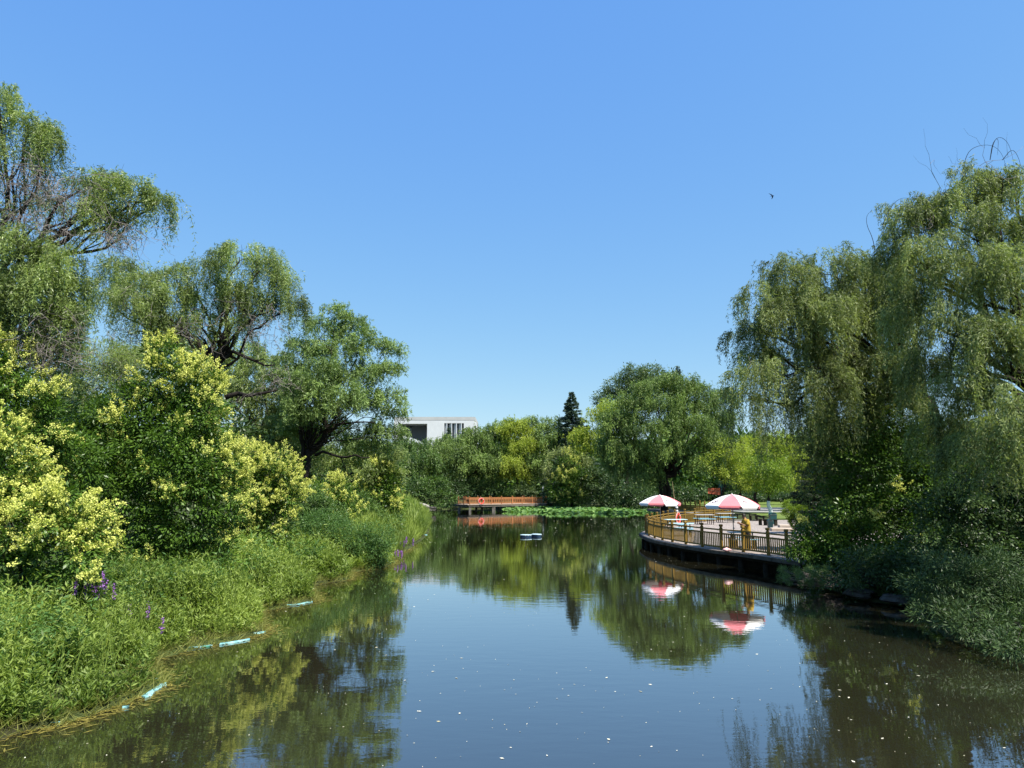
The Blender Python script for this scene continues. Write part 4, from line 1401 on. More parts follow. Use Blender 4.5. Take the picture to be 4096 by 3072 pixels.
tl = [(c - np.array(b), r_) for c, r_ in lobes3([(560, 1190, 100, 50), (520, 1330, 100, 60), (780, 1300, 80, 60), (1050, 1340, 100, 60), (1100, 1520, 90, 60), (1000, 1260, 120, 60)], 31.8)]
twigs('bare_twigs', tl, bpy.data.objects['weeping_willow.003'], 160, 1.5, .011)

b = base_at(1200, 42)
willow('upright airy willow with dark forked trunk standing before the pale building', 44,
       [(1340, 1260, 55, 45, 0, .7), (1300, 1330, 90, 60), (1420, 1320, 80, 55), (1220, 1400, 80, 60), (1340, 1420, 120, 70), (1470, 1380, 80, 50), (1560, 1400, 40, 35, 0, .8), (1280, 1520, 110, 70), (1420, 1510, 110, 70, 0, 1), (1520, 1490, 60, 45), (1200, 1580, 80, 80, 0, 1, .8),
        (1480, 1610, 90, 60), (1570, 1660, 50, 40, 0, .8), (1380, 1640, 90, 60, 0, 1, .7), (1510, 1730, 60, 50, 0, 1), (1150, 1480, 60, 70, 0, 1, .7), (1250, 1680, 100, 70, 1), (1360, 1740, 110, 60, 1), (1450, 1790, 100, 50, 1), (1160, 1720, 80, 80, 1), (1570, 1590, 50, 40, 0, .8), (1560, 1480, 40, 35, 0, .8), (1590, 1740, 40, 40, 0, 1), (1290, 1620, 90, 70, -2.5), (1200, 1660, 80, 70, -2.5), (1400, 1590, 80, 60, -2.5), (1240, 1540, 80, 60, -2.5), (1310, 1480, 80, 50, -2)],
       b, at(1230, 1800, 43), r=.16, L=1.3, leaf=(.20, .046), cov=4.2, material=L_airy, tress=.22, spread=.9, upright=.3, tw=60, twl=1.4, twlobes=[(1180, 1500, 80, 120), (1300, 1600, 150, 100)],
       extra=[(at(1200, 1870, 43), at(1330, 1560, 43), .2, .11), (at(1330, 1560, 43), at(1340, 1480, 43.5), .14, .06), (at(1215, 1830, 43), at(1185, 1650, 43), .14, .08), (at(1185, 1650, 43), at(1190, 1540, 43), .08, .04),
              (at(1290, 1720, 43), at(1500, 1690, 43), .1, .03), (at(1310, 1640, 43), at(1450, 1600, 43), .09, .03), (at(1260, 1820, 43), at(1480, 1830, 42), .1, .03)])
# lower willow masses behind on the left bank
b = base_at(1050, 46)
willow('dark willow filling the gap between the two contorted trees, lower than both', 48,
       [(930, 1440, 130, 90), (1080, 1500, 130, 90), (1180, 1560, 90, 90), (980, 1600, 130, 100), (1120, 1650, 130, 100), (900, 1560, 110, 100), (1050, 1740, 130, 90), (1200, 1780, 100, 90), (700, 1400, 110, 80), (560, 1430, 110, 80)],
       b, at(1040, 1750, 47), r=.25, L=1.8, leaf=(.24, .05), cov=4.0, material=L_willow2, tress=.22, tw=40, twl=1.5)
b = base_at(1400, 52)
willow('leafy light green willow low over the bank below the airy one', 50,
       [(1400, 1800, 90, 50), (1500, 1790, 70, 40), (1340, 1850, 80, 60), (1480, 1860, 90, 60), (1580, 1830, 50, 50), (1420, 1930, 100, 60), (1560, 1900, 60, 60)],
       b, at(1330, 1900, 51), r=.2, L=1.3, leaf=(.20, .045), cov=3.5, material=L_willow2, tress=.22, spread=.8, upright=.2)

# --- privet bushes on the left bank
GPV = 'flowering privets on the left bank'
b = base_at(560, 22.5)
broad('largest flowering privet in the middle of the left bank with a pointed top', 22,
      [(665, 1450, 95, 75, 0, .65), (775, 1530, 90, 90, 0, .6), (660, 1570, 130, 100, 0, .2), (520, 1650, 150, 110, 0, .14), (380, 1690, 130, 100, .5, .08), (790, 1680, 130, 110, 0, .35), (300, 1800, 120, 130, .8, .03), (620, 1750, 160, 120, -.5, .08), (430, 1800, 150, 130, 0, .04), (850, 1850, 110, 110, 0, .5), (700, 1900, 150, 120, -.8, .10),
       (520, 1960, 150, 130, -.8, .06), (880, 2000, 90, 110, 0, .3), (740, 2050, 130, 110, -.6, .12), (560, 2130, 150, 110, -.5, .08), (830, 2160, 90, 80, 0, .2), (380, 1960, 120, 130, 0, .03), (690, 2200, 110, 90, -.3, .08), (560, 2290, 140, 70, -.6, .02), (740, 2290, 120, 60, -.6, .05), (420, 2230, 110, 90, -.3, .02), (860, 2260, 80, 60, -.3, .1)],
      b, name='flowering_privet', cat='flowering privet', group=GPV, leaf=(.13, .055), cov=2.0, clump=.26, r=.12)
b = base_at(180, 15.8)
broad('cream flowering privet nearest at the left edge, most thickly covered in blossom', 15.6,
      [(10, 1770, 90, 70, 0, .9), (30, 1890, 120, 80, 0, .8), (110, 2010, 100, 70, 0, .9), (270, 2010, 90, 70, 0, .95), (200, 2100, 130, 90, -.3, .75), (330, 2110, 65, 75, 0, .85), (60, 2150, 130, 100, -.3, .25), (250, 2220, 120, 90, -.3, .45), (100, 2320, 160, 110, 0, .15), (280, 2330, 110, 80, 0, .1), (80, 2420, 150, 70, 0, .03), (330, 2390, 90, 60, 0, 0), (-100, 2000, 150, 250, 0, .5)],
      b, name='flowering_privet', cat='flowering privet', group=GPV, leaf=(.12, .05), cov=1.7, clump=.22, r=.1, blmin=-.6)
b = base_at(30, 19)
broad('flowering privet at the left edge standing behind the nearest one, half in shade', 19,
      [(50, 1500, 100, 80, 0, .28), (130, 1600, 90, 80, 0, .25), (30, 1660, 130, 100, 0, .15), (190, 1700, 80, 90, 0, .25), (-80, 1500, 120, 150, 0, .4), (170, 1820, 110, 120, 0, .06), (300, 1850, 120, 110, 1, .03)],
      b, name='flowering_privet', cat='flowering privet', group=GPV, leaf=(.125, .052), cov=1.8, clump=.24, r=.11)
b = base_at(1060, 30)
broad('rounded flowering privet to the right of the largest one, arching down to the reeds', 29,
      [(1000, 1860, 90, 60, 0, .8), (1090, 1880, 80, 70, 0, .9), (1140, 1960, 55, 80, 0, .9), (1010, 1970, 100, 80, 0, .5), (1100, 2060, 70, 80, 0, .7), (1000, 2090, 100, 80, 0, .25), (950, 2160, 80, 70, 0, .2)],
      b, name='flowering_privet', cat='flowering privet', group=GPV, leaf=(.14, .06), cov=1.9, clump=.28, r=.1, blmin=-.35, tw=30)
b = base_at(1330, 40)
broad('small flowering privet with scattered blossom under the airy willow', 40,
      [(1310, 1960, 55, 45, 0, .6), (1370, 1980, 45, 50, 0, .8), (1330, 2040, 60, 50, 0, .35), (1410, 2060, 40, 50, 0, .6)],
      b, name='flowering_privet', cat='flowering privet', group=GPV, leaf=(.16, .07), cov=2.0, clump=.32, r=.08, blsize=1.2)
b = base_at(1530, 50)
broad('flowering privet farthest along the left bank beside the green spit', 50,
      [(1490, 1880, 40, 45, 0, .9), (1530, 1920, 50, 50, 0, .8), (1510, 1990, 55, 60, 0, .6), (1570, 1970, 45, 60, 0, .15), (1550, 2040, 60, 50, 0, .5)],
      b, name='flowering_privet', cat='flowering privet', group=GPV, leaf=(.19, .085), cov=2.0, clump=.38, r=.08, blsize=1.4, blmin=-.4)
# other left bank shrubs
GLB = 'green shrubs on the left bank'
b = base_at(1240, 33)
broad('plain green shrub between the rounded privet and the small privet', 34, [(1240, 2010, 80, 70), (1290, 2090, 90, 70), (1200, 2100, 80, 80), (1330, 2150, 70, 50)], b, name='shrub', cat='shrub', group=GLB, leaf=(.14, .05), cov=2.2, material=L_mid, clump=.3, r=.07)
b = base_at(1420, 34)
broad('grey green leafy shrub overhanging the water at the dark gap in the reeds', 32, [(1290, 2120, 90, 70), (1380, 2170, 95, 70), (1470, 2215, 75, 60), (1340, 2240, 85, 60), (1430, 2275, 75, 38), (1510, 2150, 60, 50), (1230, 2200, 80, 70)], b, name='shrub', cat='shrub', group=GLB, leaf=(.10, .03), cov=2.1, material=L_herb2, clump=.3, r=.06)
b = base_at(1470, 44)
broad('dark green shrub in front of the farthest privet', 44, [(1440, 2040, 60, 60), (1490, 2090, 60, 50), (1560, 2110, 60, 40)], b, name='shrub', cat='shrub', group=GLB, leaf=(.18, .07), cov=2.2, material=L_mid, clump=.35, r=.06)
b = base_at(450, 28)
broad('greyish round tree seen above the largest privet, left of its tip', 30, [(430, 1440, 90, 60), (520, 1500, 110, 80), (400, 1560, 110, 80)], b, name='tree', cat='tree', leaf=(.13, .03), cov=1.8, material=L_willow2, clump=.4, r=.14, tw=200, group='background trees on the left')
conifer('cedar tree with flat drooping boughs glimpsed behind the left willow', 38, 300, 1250, 1900, 130, base_at(300, 38), group='background trees on the left', leaf=(.25, .05))
# background masses left
GBG = 'background trees on the left'
for k, (px, Y, lob, m, lab) in enumerate([
    (150, 34, [(100, 1560, 150, 110), (250, 1700, 150, 120), (50, 1800, 150, 150), (300, 1560, 100, 100)], L_dark, 'dark leafy tree behind the privets at the far left'),
    (700, 40, [(620, 1660, 150, 110), (780, 1600, 130, 110), (860, 1760, 130, 130), (700, 1850, 150, 130)], L_dark, 'dark leafy tree behind the largest privet'),
    (1150, 56, [(1080, 1750, 120, 90), (1200, 1760, 110, 110), (1120, 1900, 130, 100), (1290, 1860, 110, 100)], L_dark, 'dark leafy tree in the shade behind the forked airy willow'),
    (1500, 75, [(1400, 1880, 90, 90), (1520, 1850, 90, 70), (1480, 1960, 110, 80)], L_mid, 'green tree behind the farthest privet on the left bank')]):
    broad(lab, Y, lob, base_at(px, Y), name='tree', cat='tree', group=GBG, leaf=(.3, .13), cov=1.7, material=m, clump=.6, r=.16, droop=.2)

# --- far bank
GFW = 'willows along the far bank'
far = [
 (1640, 118, [(1640, 1830, 70, 40, -2), (1600, 1800, 55, 40), (1660, 1790, 55, 40), (1620, 1870, 80, 50), (1700, 1850, 60, 50), (1590, 1930, 60, 50)], L_mid, 'feathery tree at the left end of the far bank under the pale building'),
 (1770, 124, [(1760, 1820, 70, 45, -2), (1790, 1890, 70, 40, -3), (1740, 1790, 60, 35), (1800, 1770, 50, 35), (1780, 1850, 70, 50), (1720, 1890, 60, 50)], L_wfar, 'low willow directly below the windows of the pale building'),
 (1870, 122, [(1840, 1820, 60, 45, -2), (1910, 1860, 60, 45, -3), (1850, 1770, 50, 40), (1900, 1750, 50, 40), (1870, 1840, 70, 60), (1850, 1920, 60, 40)], L_wfar, 'willow just right of the building behind the left end of the pier'),
 (1975, 124, [(1930, 1800, 60, 50, -2), (2010, 1860, 60, 45, -3), (1950, 1745, 55, 45), (2000, 1730, 50, 45), (1980, 1820, 70, 60), (1960, 1900, 70, 50)], L_wfar, 'willow rising behind the middle of the pier'),
 (2070, 122, [(2100, 1780, 60, 45, -1), (2040, 1860, 50, 40, -3), (2040, 1720, 55, 45), (2090, 1720, 45, 45), (2070, 1800, 70, 60), (2060, 1890, 60, 50)], L_wlight, 'paler willow behind the right half of the pier'),
 (2180, 124, [(2190, 1760, 70, 45, -2), (2140, 1860, 60, 50, -3), (2140, 1710, 60, 45), (2200, 1710, 50, 45), (2230, 1770, 50, 50), (2170, 1800, 80, 60), (2170, 1890, 70, 50)], L_wfar, 'tallest willow of the row behind the pier, left of the cedar'),
 (2280, 114, [(2250, 1820, 60, 40), (2300, 1850, 60, 45), (2230, 1890, 60, 45), (2330, 1900, 40, 40)], L_willow, 'rounded grey green willow at the foot of the cedar')]
for px, Y, lob, m, lab in far:
    bb = base_at(px, Y)
    willow(lab, Y, lob, bb, at(px, 1930, Y), r=.28, L=2.3, leaf=(.36, .10), cov=5.0, material=m, tress=.42, group=GFW, branches=2)
bb = base_at(2440, 113)
willow('yellow green tree beside the cedar with two rounded heads', 104, [(2400, 1670, 55, 45), (2450, 1640, 60, 50), (2340, 1750, 60, 42), (2410, 1760, 70, 45), (2340, 1800, 50, 35)],
       bb, at(2470, 1860, 108), r=.3, L=1.6, leaf=(.30, .10), cov=4.5, material=L_wlight, tress=.5, spread=.9, upright=.4, name='tree', cat='tree')
bb = base_at(2650, 92)
willow('very large domed weeping willow in the centre right of the far bank', 90,
       [(2620, 1560, 110, 45), (2450, 1700, 60, 60, -1), (2440, 1790, 60, 50, -1), (2880, 1680, 60, 50), (2870, 1760, 60, 50), (2720, 1530, 90, 40), (2780, 1560, 60, 45), (2520, 1610, 90, 50), (2640, 1630, 130, 60, -1), (2800, 1630, 80, 60), (2870, 1690, 50, 50), (2500, 1690, 80, 60), (2600, 1720, 110, 60, -2), (2740, 1710, 120, 60, -2), (2850, 1780, 70, 60, -2),
        (2480, 1780, 70, 50, 0), (2560, 1810, 90, 50, -2), (2700, 1800, 80, 45, -3), (2820, 1850, 60, 45, -3), (2500, 1870, 70, 40, 0), (2590, 1900, 60, 35, -1), (2880, 1600, 60, 50, 4)],
       bb, at(2660, 1900, 91), r=.5, L=2.5, leaf=(.30, .075), cov=5.5, material=L_wfar, tress=.32,
       extra=[(at(2650, 1990, 91), at(2640, 1850, 90), .5, .25), (at(2665, 1990, 91), at(2690, 1840, 90), .4, .2), (at(2640, 1880, 90), at(2560, 1770, 88), .25, .08), (at(2690, 1860, 90), at(2800, 1740, 89), .2, .08)])
b = base_at(2480, 128)
broad('dark grey green tree standing taller behind the domed willow', 126, [(2430, 1590, 45, 35), (2480, 1545, 50, 40), (2540, 1510, 60, 40), (2600, 1500, 50, 35), (2560, 1570, 70, 50), (2660, 1510, 40, 30)], b, fork=at(2540, 1750, 126), name='tree', cat='tree', leaf=(.36, .17), cov=3, material=L_broad, clump=.8, r=.35, ragged=.25)
conifer('dark spired cedar standing alone above the far willows', 122, 2287, 1572, 1990, 130, base_at(2287, 122), leaf=(.42, .12), den=3.0)
conifer('tip of a distant conifer poking above the domed willow', 150, 2711, 1465, 1800, 40, base_at(2711, 150), leaf=(.5, .16), group='distant conifer tips')
conifer('small conifer tip above the willow row, right of the building', 150, 1796, 1712, 1950, 30, base_at(1796, 150), leaf=(.45, .16), group='distant conifer tips')
conifer('small conifer tip above the willow row in the middle of the picture', 150, 2026, 1682, 1900, 30, base_at(2026, 150), leaf=(.45, .16), group='distant conifer tips')
conifer('leaning conifer tip in front of the building roof end', 150, 1878, 1714, 1900, 22, base_at(1878, 150), leaf=(.4, .14), group='distant conifer tips')

GFS = 'shrubs along the far bank'
fs = [
 (1740, 112.5, [(1740, 1950, 45, 35), (1700, 1985, 45, 30), (1780, 1990, 45, 28), (1740, 2015, 60, 16)], L_mid, 0, 'bright green bush left of the pier on the far bank'),
 (1645, 112, [(1640, 1960, 60, 45), (1610, 2000, 60, 35)], L_dark, 0, 'dark bush between the green spit and the bright bush'),
 (1800, 118, [(1800, 1930, 45, 35), (1840, 1960, 45, 35)], L_dark, 0, 'dark bush touching the left end of the pier'),
 (1930, 121, [(1900, 1960, 50, 30), (1960, 1965, 50, 30)], L_dark, 0, 'dark bush behind the life ring of the pier'),
 (2020, 121, [(1990, 1970, 30, 25), (2040, 1965, 40, 28)], L_mid, 0, 'mid green bush behind the middle of the pier railing'),
 (2090, 121, [(2070, 1965, 30, 26), (2110, 1962, 26, 26)], L_broad, 0, 'grey green rounded bush left of the pale stone steps'),
 (2215, 117, [(2210, 1985, 34, 35), (2190, 2010, 22, 22)], L_dark, 0, 'dark spiky bush at the right end of the pier'),
 (2270, 112, [(2270, 1860, 40, 35, 0, .5), (2290, 1920, 60, 45, 0, .5), (2250, 1960, 50, 45, 0, .55), (2290, 2000, 60, 35, 0, .4)], L_privet, .5, 'flowering privet on the far bank below the cedar'),
 (2380, 112, [(2360, 1930, 60, 60), (2430, 1950, 60, 60), (2390, 2000, 80, 35)], L_dark, 0, 'dark bush on the far bank right of the flowering privet'),
 (2500, 108, [(2490, 1960, 70, 50), (2550, 1990, 60, 40), (2480, 2010, 60, 25)], L_dark, 0, 'dark bush on the far bank below the left side of the domed willow'),
 (2600, 104, [(2590, 1985, 60, 40), (2650, 2005, 50, 30)], L_dark, 0, 'dark bush on the far bank behind the left parasol'),
 (2730, 104, [(2720, 1980, 60, 28), (2790, 1970, 50, 30), (2700, 2000, 50, 15)], L_dark, 0, 'low dark hedge between the domed willow trunk and the olive railing'),
]
for px, Y, lob, m, bl, lab in fs:
    broad(lab, Y, lob, base_at(px, Y), name='flowering_privet' if bl else 'shrub', cat='flowering privet' if bl else 'shrub', group=GFS, leaf=(.34, .15), cov=1.9, material=m, clump=.7, r=.1, bl=0, blsize=2.4)

# --- park behind the terrace
GPT = 'light green park trees behind the terrace'
pk = [(2890, 86, [(2880, 1850, 60, 50), (2930, 1800, 60, 45), (2920, 1885, 60, 35)], L_wlight, 'yellow green park tree above the red board', None),
      (2960, 96, [(2960, 1850, 70, 60), (3010, 1900, 60, 50), (2960, 1930, 50, 30)], L_mid, 'shaded green park tree behind the right parasol', None),
      (3030, 90, [(3010, 1800, 80, 50), (3080, 1780, 70, 50), (3040, 1880, 80, 60), (2990, 1930, 50, 30)], L_wlight, 'yellow green park tree between the red board and the whitewashed trunk', None),
      (3078, 80, [(3060, 1870, 70, 60), (3120, 1900, 60, 50), (3080, 1950, 50, 22)], L_bright, 'bright park tree with a whitewashed trunk beside the road', True),
      (3190, 88, [(3180, 1820, 70, 70), (3230, 1880, 60, 60), (3170, 1920, 50, 40)], L_wlight, 'yellow green park tree left of the dark pine', None),
      (3330, 95, [(3300, 1800, 120, 120), (3450, 1850, 120, 120), (3350, 1950, 120, 60)], L_dark, 'dark park tree hidden behind the right bank shrubs', None)]
for px, Y, lob, m, lab, wh in pk:
    broad(lab, Y, lob, base_at(px, Y), name='park_tree', cat='tree', group=GPT, leaf=(.26, .10), cov=1.5, material=m, clump=.55, r=.2, droop=.4, white=wh, ragged=.2)
# clipped hedges
q = base_at(3195, 47)
broad('clipped rounded bright green hedge beside the pale stone slabs', 46, [(3190, 2040, 62, 42), (3225, 2050, 60, 48), (3205, 2085, 45, 30)], q, name='clipped_hedge', cat='hedge', leaf=(.09, .045), cov=3.4, material=L_bright, clump=.12, r=.06, ragged=.02, dep=1.0, droop=-.2)
mbx = at(3080, 1975, 112)
broad('long dark hedge along the far side of the park lawn', 118, [(2960, 1985, 60, 16), (3040, 1982, 60, 20), (3120, 1982, 60, 20), (3200, 1982, 60, 20), (3290, 1985, 70, 20)], base_at(3080, 118), name='hedge', cat='hedge', leaf=(.25, .12), cov=3, material=L_dark, clump=.4, r=.05, trunk=False)
broad('strip of yellow leaved hedge behind the dark one at the right of the park', 126, [(3220, 1962, 50, 8), (3290, 1962, 50, 8)], base_at(3250, 126), name='hedge', cat='hedge', leaf=(.25, .12), cov=3, material=leafmat('yellow_leaf', (.3, .32, .02), (.5, .5, .05)), clump=.3, r=.05, trunk=False)

# --- right bank
GRB = 'shrubs on the shaded right bank'
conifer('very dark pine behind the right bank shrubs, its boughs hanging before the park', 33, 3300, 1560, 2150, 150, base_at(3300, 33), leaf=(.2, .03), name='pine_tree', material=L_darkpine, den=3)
b = base_at(3560, 27)
broad('largest dark shrub on the right bank with glossy green leaves', 26,
      [(3420, 1760, 120, 90, 1, .03), (3540, 1740, 130, 90, 0, .03), (3650, 1830, 120, 110, 0, .04), (3480, 1890, 150, 110, 0, .04), (3620, 1980, 150, 120, 0, .02), (3420, 2020, 130, 100, 0, .05), (3560, 2110, 150, 90, 0, .03), (3720, 2050, 110, 110, 0, 0), (3370, 1900, 90, 100, 1, .05), (3500, 2230, 150, 70, -.5, 0), (3660, 2190, 130, 80, 0, 0), (3400, 2180, 120, 80, 0, 0), (3780, 1900, 110, 110, 0, 0)],
      b, name='shrub', cat='shrub', group=GRB, leaf=(.13, .055), cov=1.9, material=L_privet, clump=.3, r=.12)
b = base_at(3330, 27.2)
broad('dark privet with a few yellow blooms where the terrace railing ends', 27,
      [(3330, 2090, 80, 70, 0, .04), (3265, 2150, 75, 70, -.5, .06), (3340, 2140, 100, 90, 0, .04), (3260, 2220, 90, 70, -.5, .03), (3390, 2240, 110, 80, 0, .04), (3200, 2200, 50, 50, -.8, .05), (3360, 2280, 100, 40, .8, 0), (3460, 2310, 110, 40, -.8, 0), (3560, 2330, 100, 35, -1.8, 0)],
      b, name='flowering_privet', cat='flowering privet', leaf=(.13, .055), cov=2.0, clump=.24, r=.1)
b = base_at(3850, 22)
broad('leafy green shrub at the right edge above the feathery bush', 21,
      [(3800, 2050, 130, 90), (3950, 1990, 140, 100), (4080, 1950, 110, 110), (3900, 2130, 150, 80), (4060, 2120, 110, 90), (3720, 2170, 90, 60), (4220, 2050, 140, 200), (3880, 2210, 160, 60, -.5), (4040, 2220, 140, 70, -.5)],
      b, name='shrub', cat='shrub', group=GRB, leaf=(.11, .05), cov=1.9, material=L_dark, clump=.26, r=.1)
b = (at(3830, 2300, 17.6).x + .6, 18.0, .3)
broad('feathery grey green bush hanging over the water at the lower right', 17.4,
      [(3800, 2270, 90, 50), (3720, 2340, 80, 50), (3880, 2330, 110, 60), (3990, 2280, 100, 60), (3800, 2420, 90, 50), (3950, 2430, 110, 60), (4080, 2380, 90, 80), (4050, 2500, 100, 50, -1), (4060, 2590, 100, 40, -2.6), (3920, 2510, 100, 40, -1.6), (3790, 2460, 90, 40, -.8), (3690, 2390, 60, 35, 0)],
      b, name='feathery_bush', cat='bush', leaf=(.11, .020), cov=1.9, material=L_feather, clump=.2, r=.06, droop=.1, ragged=.35)
b = base_at(3260, 25.5)
def pine_sprays():
    root = tree_root('creeping_pine', b, 'low pine with bristly tufts reaching over the water below the terrace end', 'pine', None)
    mb = MB(); Ps, Ds = [], []
    st = Vector(at(3420, 2330, 25.2))
    for k in range(90):
        e = at(rng.uniform(3115, 3330), rng.uniform(2272, 2345), 24.6 + rng.uniform(-.8, .8))
        limb(mb, st - Vector(b), e - Vector(b), .015, .004, 6, .12, -.04, 4)
        m = 60
        d = unit(rng.normal(size=(m, 3)) + np.array([-.5, -.3, .7]))
        Ps.append(np.array(e) + rng.normal(size=(m, 3)) * .03); Ds.append(d)
    mb.build('trunk', M_twig, root)
    P = local(np.concatenate(Ps), b); n = len(P)
    leafmesh('crown', P, np.concatenate(Ds), rnd_dir(n), .16 * rng.uniform(.7, 1.2, n), .012, .5 + rng.normal(0, .25, n), L_pine, root)
pine_sprays()
b = base_at(3560, 24)
broad('low shade-loving bush over the boulders of the right bank', 23.5, [(3480, 2250, 110, 55, -.5), (3600, 2280, 110, 60, -1), (3690, 2340, 80, 60, -2), (3400, 2300, 80, 40, -.6), (3760, 2230, 110, 70, -1)], b, name='shrub', cat='shrub', group=GRB, leaf=(.11, .04), cov=1.8, material=L_dark, clump=.26, r=.06)

# distant woodland closing the horizon
def woodland():
    Ps, Ds, Ns, Ts = [], [], [], []
    for k in range(230):
        a = rng.uniform(R(-62), R(62))
        rr = rng.uniform(150, 200)
        x, y = rr * math.sin(a), rr * math.cos(a)
        if -45 < x < -8 and y > 215: continue
        H = rng.uniform(9, 12) if -45 < x < -5 else rng.uniform(12, 15)
        w = rng.uniform(4, 7)
        n = 900
        u = rnd_dir(n)
        P = np.array([x, y, H * .5 + .5]) + u * np.array([w, w, H * .5]) * rng.uniform(.75, 1.05, (n, 1)) + rng.normal(size=(n, 3)) * .5
        Ps.append(P); Ds.append(u + rng.normal(size=(n, 3)) * .6); Ns.append(u + rng.normal(size=(n, 3)) * .5 + np.array([0, 0, .5])); Ts.append(np.full(n, rng.uniform(.2, .8)) + rng.normal(0, .15, n))
    P = np.concatenate(Ps)
    leafmesh('woodland', P, np.concatenate(Ds), np.concatenate(Ns), 1.3, .75, np.concatenate(Ts), L_mid, kind='stuff', label='far-off mass of trees closing the park behind the pond', cat='woodland')
woodland()

# ------------------------------------------------------------------ bank vegetation
def pts_in(xr, yr, n, smin, smax):
    X = rng.uniform(*xr, n); Y = rng.uniform(*yr, n)
    s = sdist(X, Y)
    k = (s > smin) & (s < smax)
    return X[k], Y[k], s[k]
def clumped(xr, yr, nc, per, smin, smax, sig=.22):
    cx = rng.uniform(*xr, nc); cy = rng.uniform(*yr, nc)
    hh = rng.uniform(.4, 1.6, nc) 
    i = np.repeat(np.arange(nc), per)
    X = cx[i] + rng.normal(size=len(i)) * sig; Y = cy[i] + rng.normal(size=len(i)) * sig
    s = sdist(X, Y)
    k = (s > smin) & (s < smax)
    return X[k], Y[k], s[k], hh[i][k]
def herbs(name, label, XYs, material, hgt, leaves=14, leaf=(.085, .017), tint0=.5, lean=.15, up=.35, scale_d=None, cat='ground cover'):
    X, Y, s = XYs[:3]
    n = len(X)
    d = np.sqrt(X ** 2 + Y ** 2)
    Z = height(X, Y)
    nz = .5 + .3 * np.sin(X * 1.3 + 2 * np.sin(Y * .55)) * np.sin(Y * .9 + X * .4) + .28 * np.sin(X * 3.7 + 1.5 * np.sin(Y * 1.9)) * np.sin(Y * 3.1 + X)
    H = hgt * (.55 + .6 * nz) * rng.uniform(.7, 1.15, n) * (.45 + .55 * smooth(s / 1.2))
    if len(XYs) > 3: H = H * XYs[3]
    sc_ = np.maximum(1, d / 18) ** .8
    rep = np.repeat(np.arange(n), leaves)
    t = rng.random(len(rep)) ** .75
    ln = rng.normal(size=(n, 2)) * lean
    P = np.stack([X[rep] + ln[rep, 0] * t * H[rep], Y[rep] + ln[rep, 1] * t * H[rep], Z[rep] + t * H[rep]], 1)
    D = rng.normal(size=P.shape) * np.array([1, 1, .3]) * .8 + np.array([0, 0, up])
    Nn = rng.normal(size=P.shape) * .5 + np.array([0, 0, .9])
    patch = .5 + .35 * np.sin(X * .8 + 3) * np.cos(Y * .45 + 1)
    T = tint0 + (patch[rep] - .5) * .8 + rng.normal(0, .15, len(rep)) + .15 * (t - .5)
    Lf = leaf[0] * sc_[rep] * rng.uniform(.6, 1.2, len(rep))
    leafmesh(name, P, D, Nn, Lf, Lf * leaf[1] / leaf[0], T, material, kind='stuff', label=label, cat=cat)
herbs('marsh_plants', 'bright green leafy marsh plants growing thickly along the left shore', clumped((-16, -2), (7, 36), 1700, 34, .02, 3.6, .17), L_herb, 1.0, 17, (.12, .028), up=.6)
herbs('reeds', 'tall narrow bladed reeds standing among the marsh plants on the left shore', clumped((-16, -2), (7, 40), 260, 22, .05, 4.0, .15), L_herb, .8, 6, (.42, .014), up=1.7, tint0=.62, lean=.1)
herbs('reeds', 'bright green upright reeds covering the spit farther along the left shore', clumped((-16, -3), (38, 104), 2300, 14, .02, 5.5, .3), L_herb, 1.2, 12, (.26, .014), up=1.6, tint0=.55)
herbs('undergrowth', 'darker leafy undergrowth between the marsh plants and the privets', clumped((-18, -6), (6, 36), 900, 26, 1.1, 6), L_herb2, .95, 16, (.135, .036), up=.3)
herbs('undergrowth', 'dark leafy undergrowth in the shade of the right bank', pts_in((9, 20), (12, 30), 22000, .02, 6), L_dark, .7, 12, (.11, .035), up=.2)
# grass blades at the edge, tall and arching
X, Y, s = pts_in((-12, -3), (7, 40), 150000, -.12, .5)
n = len(X)
P = np.stack([X, Y, np.maximum(height(X, Y), 0)], 1)
leafmesh('shore_grass', P, rng.normal(size=(n, 3)) * np.array([.5, .5, .1]) + np.array([.25, -.15, .55]), rng.normal(size=(n, 3)), .28 * rng.uniform(.5, 1.3, n), .012, .4 + rng.normal(0, .2, n), L_grass, wide=.3,
         kind='stuff', label='yellowish grass at the very edge of the left shore', cat='grass')
X, Y, s = pts_in((-12, -3), (7, 40), 5000, .3, 4)
n = len(X)
P = np.stack([X, Y, height(X, Y) + .2], 1)
leafmesh('tall_grass', P, rng.normal(size=(n, 3)) * .28 + np.array([.0, 0, 1]), rng.normal(size=(n, 3)), 1.15 * rng.uniform(.6, 1.2, n), .016, .5 + rng.normal(0, .2, n), L_herb, wide=.35,
         kind='stuff', label='tall thin grass blades standing among the marsh plants', cat='grass')
# floating weed fringe
X, Y, s = pts_in((-12, -2), (7, 45), 260000, -.8, .04)
k = rng.random(len(X)) < np.exp(s * 6.0) * (.25 + .75 * (np.sin(Y * 1.1 + 1) > .1))
X, Y = X[k], Y[k]; n = len(X)
P = np.stack([X, Y, np.full(n, .006) + rng.random(n) * .012], 1)
leafmesh('floating_weed', P, rng.normal(size=(n, 3)) * np.array([1, .6, .0]) + np.array([.6, .5, 0.02]), np.tile([0, 0, 1.], (n, 1)), .16 * rng.uniform(.4, 1.4, n), .026, .5 + rng.normal(0, .2, n), L_scum,
         kind='stuff', label='yellow brown floating weed along the left waterline', cat='pond weed')
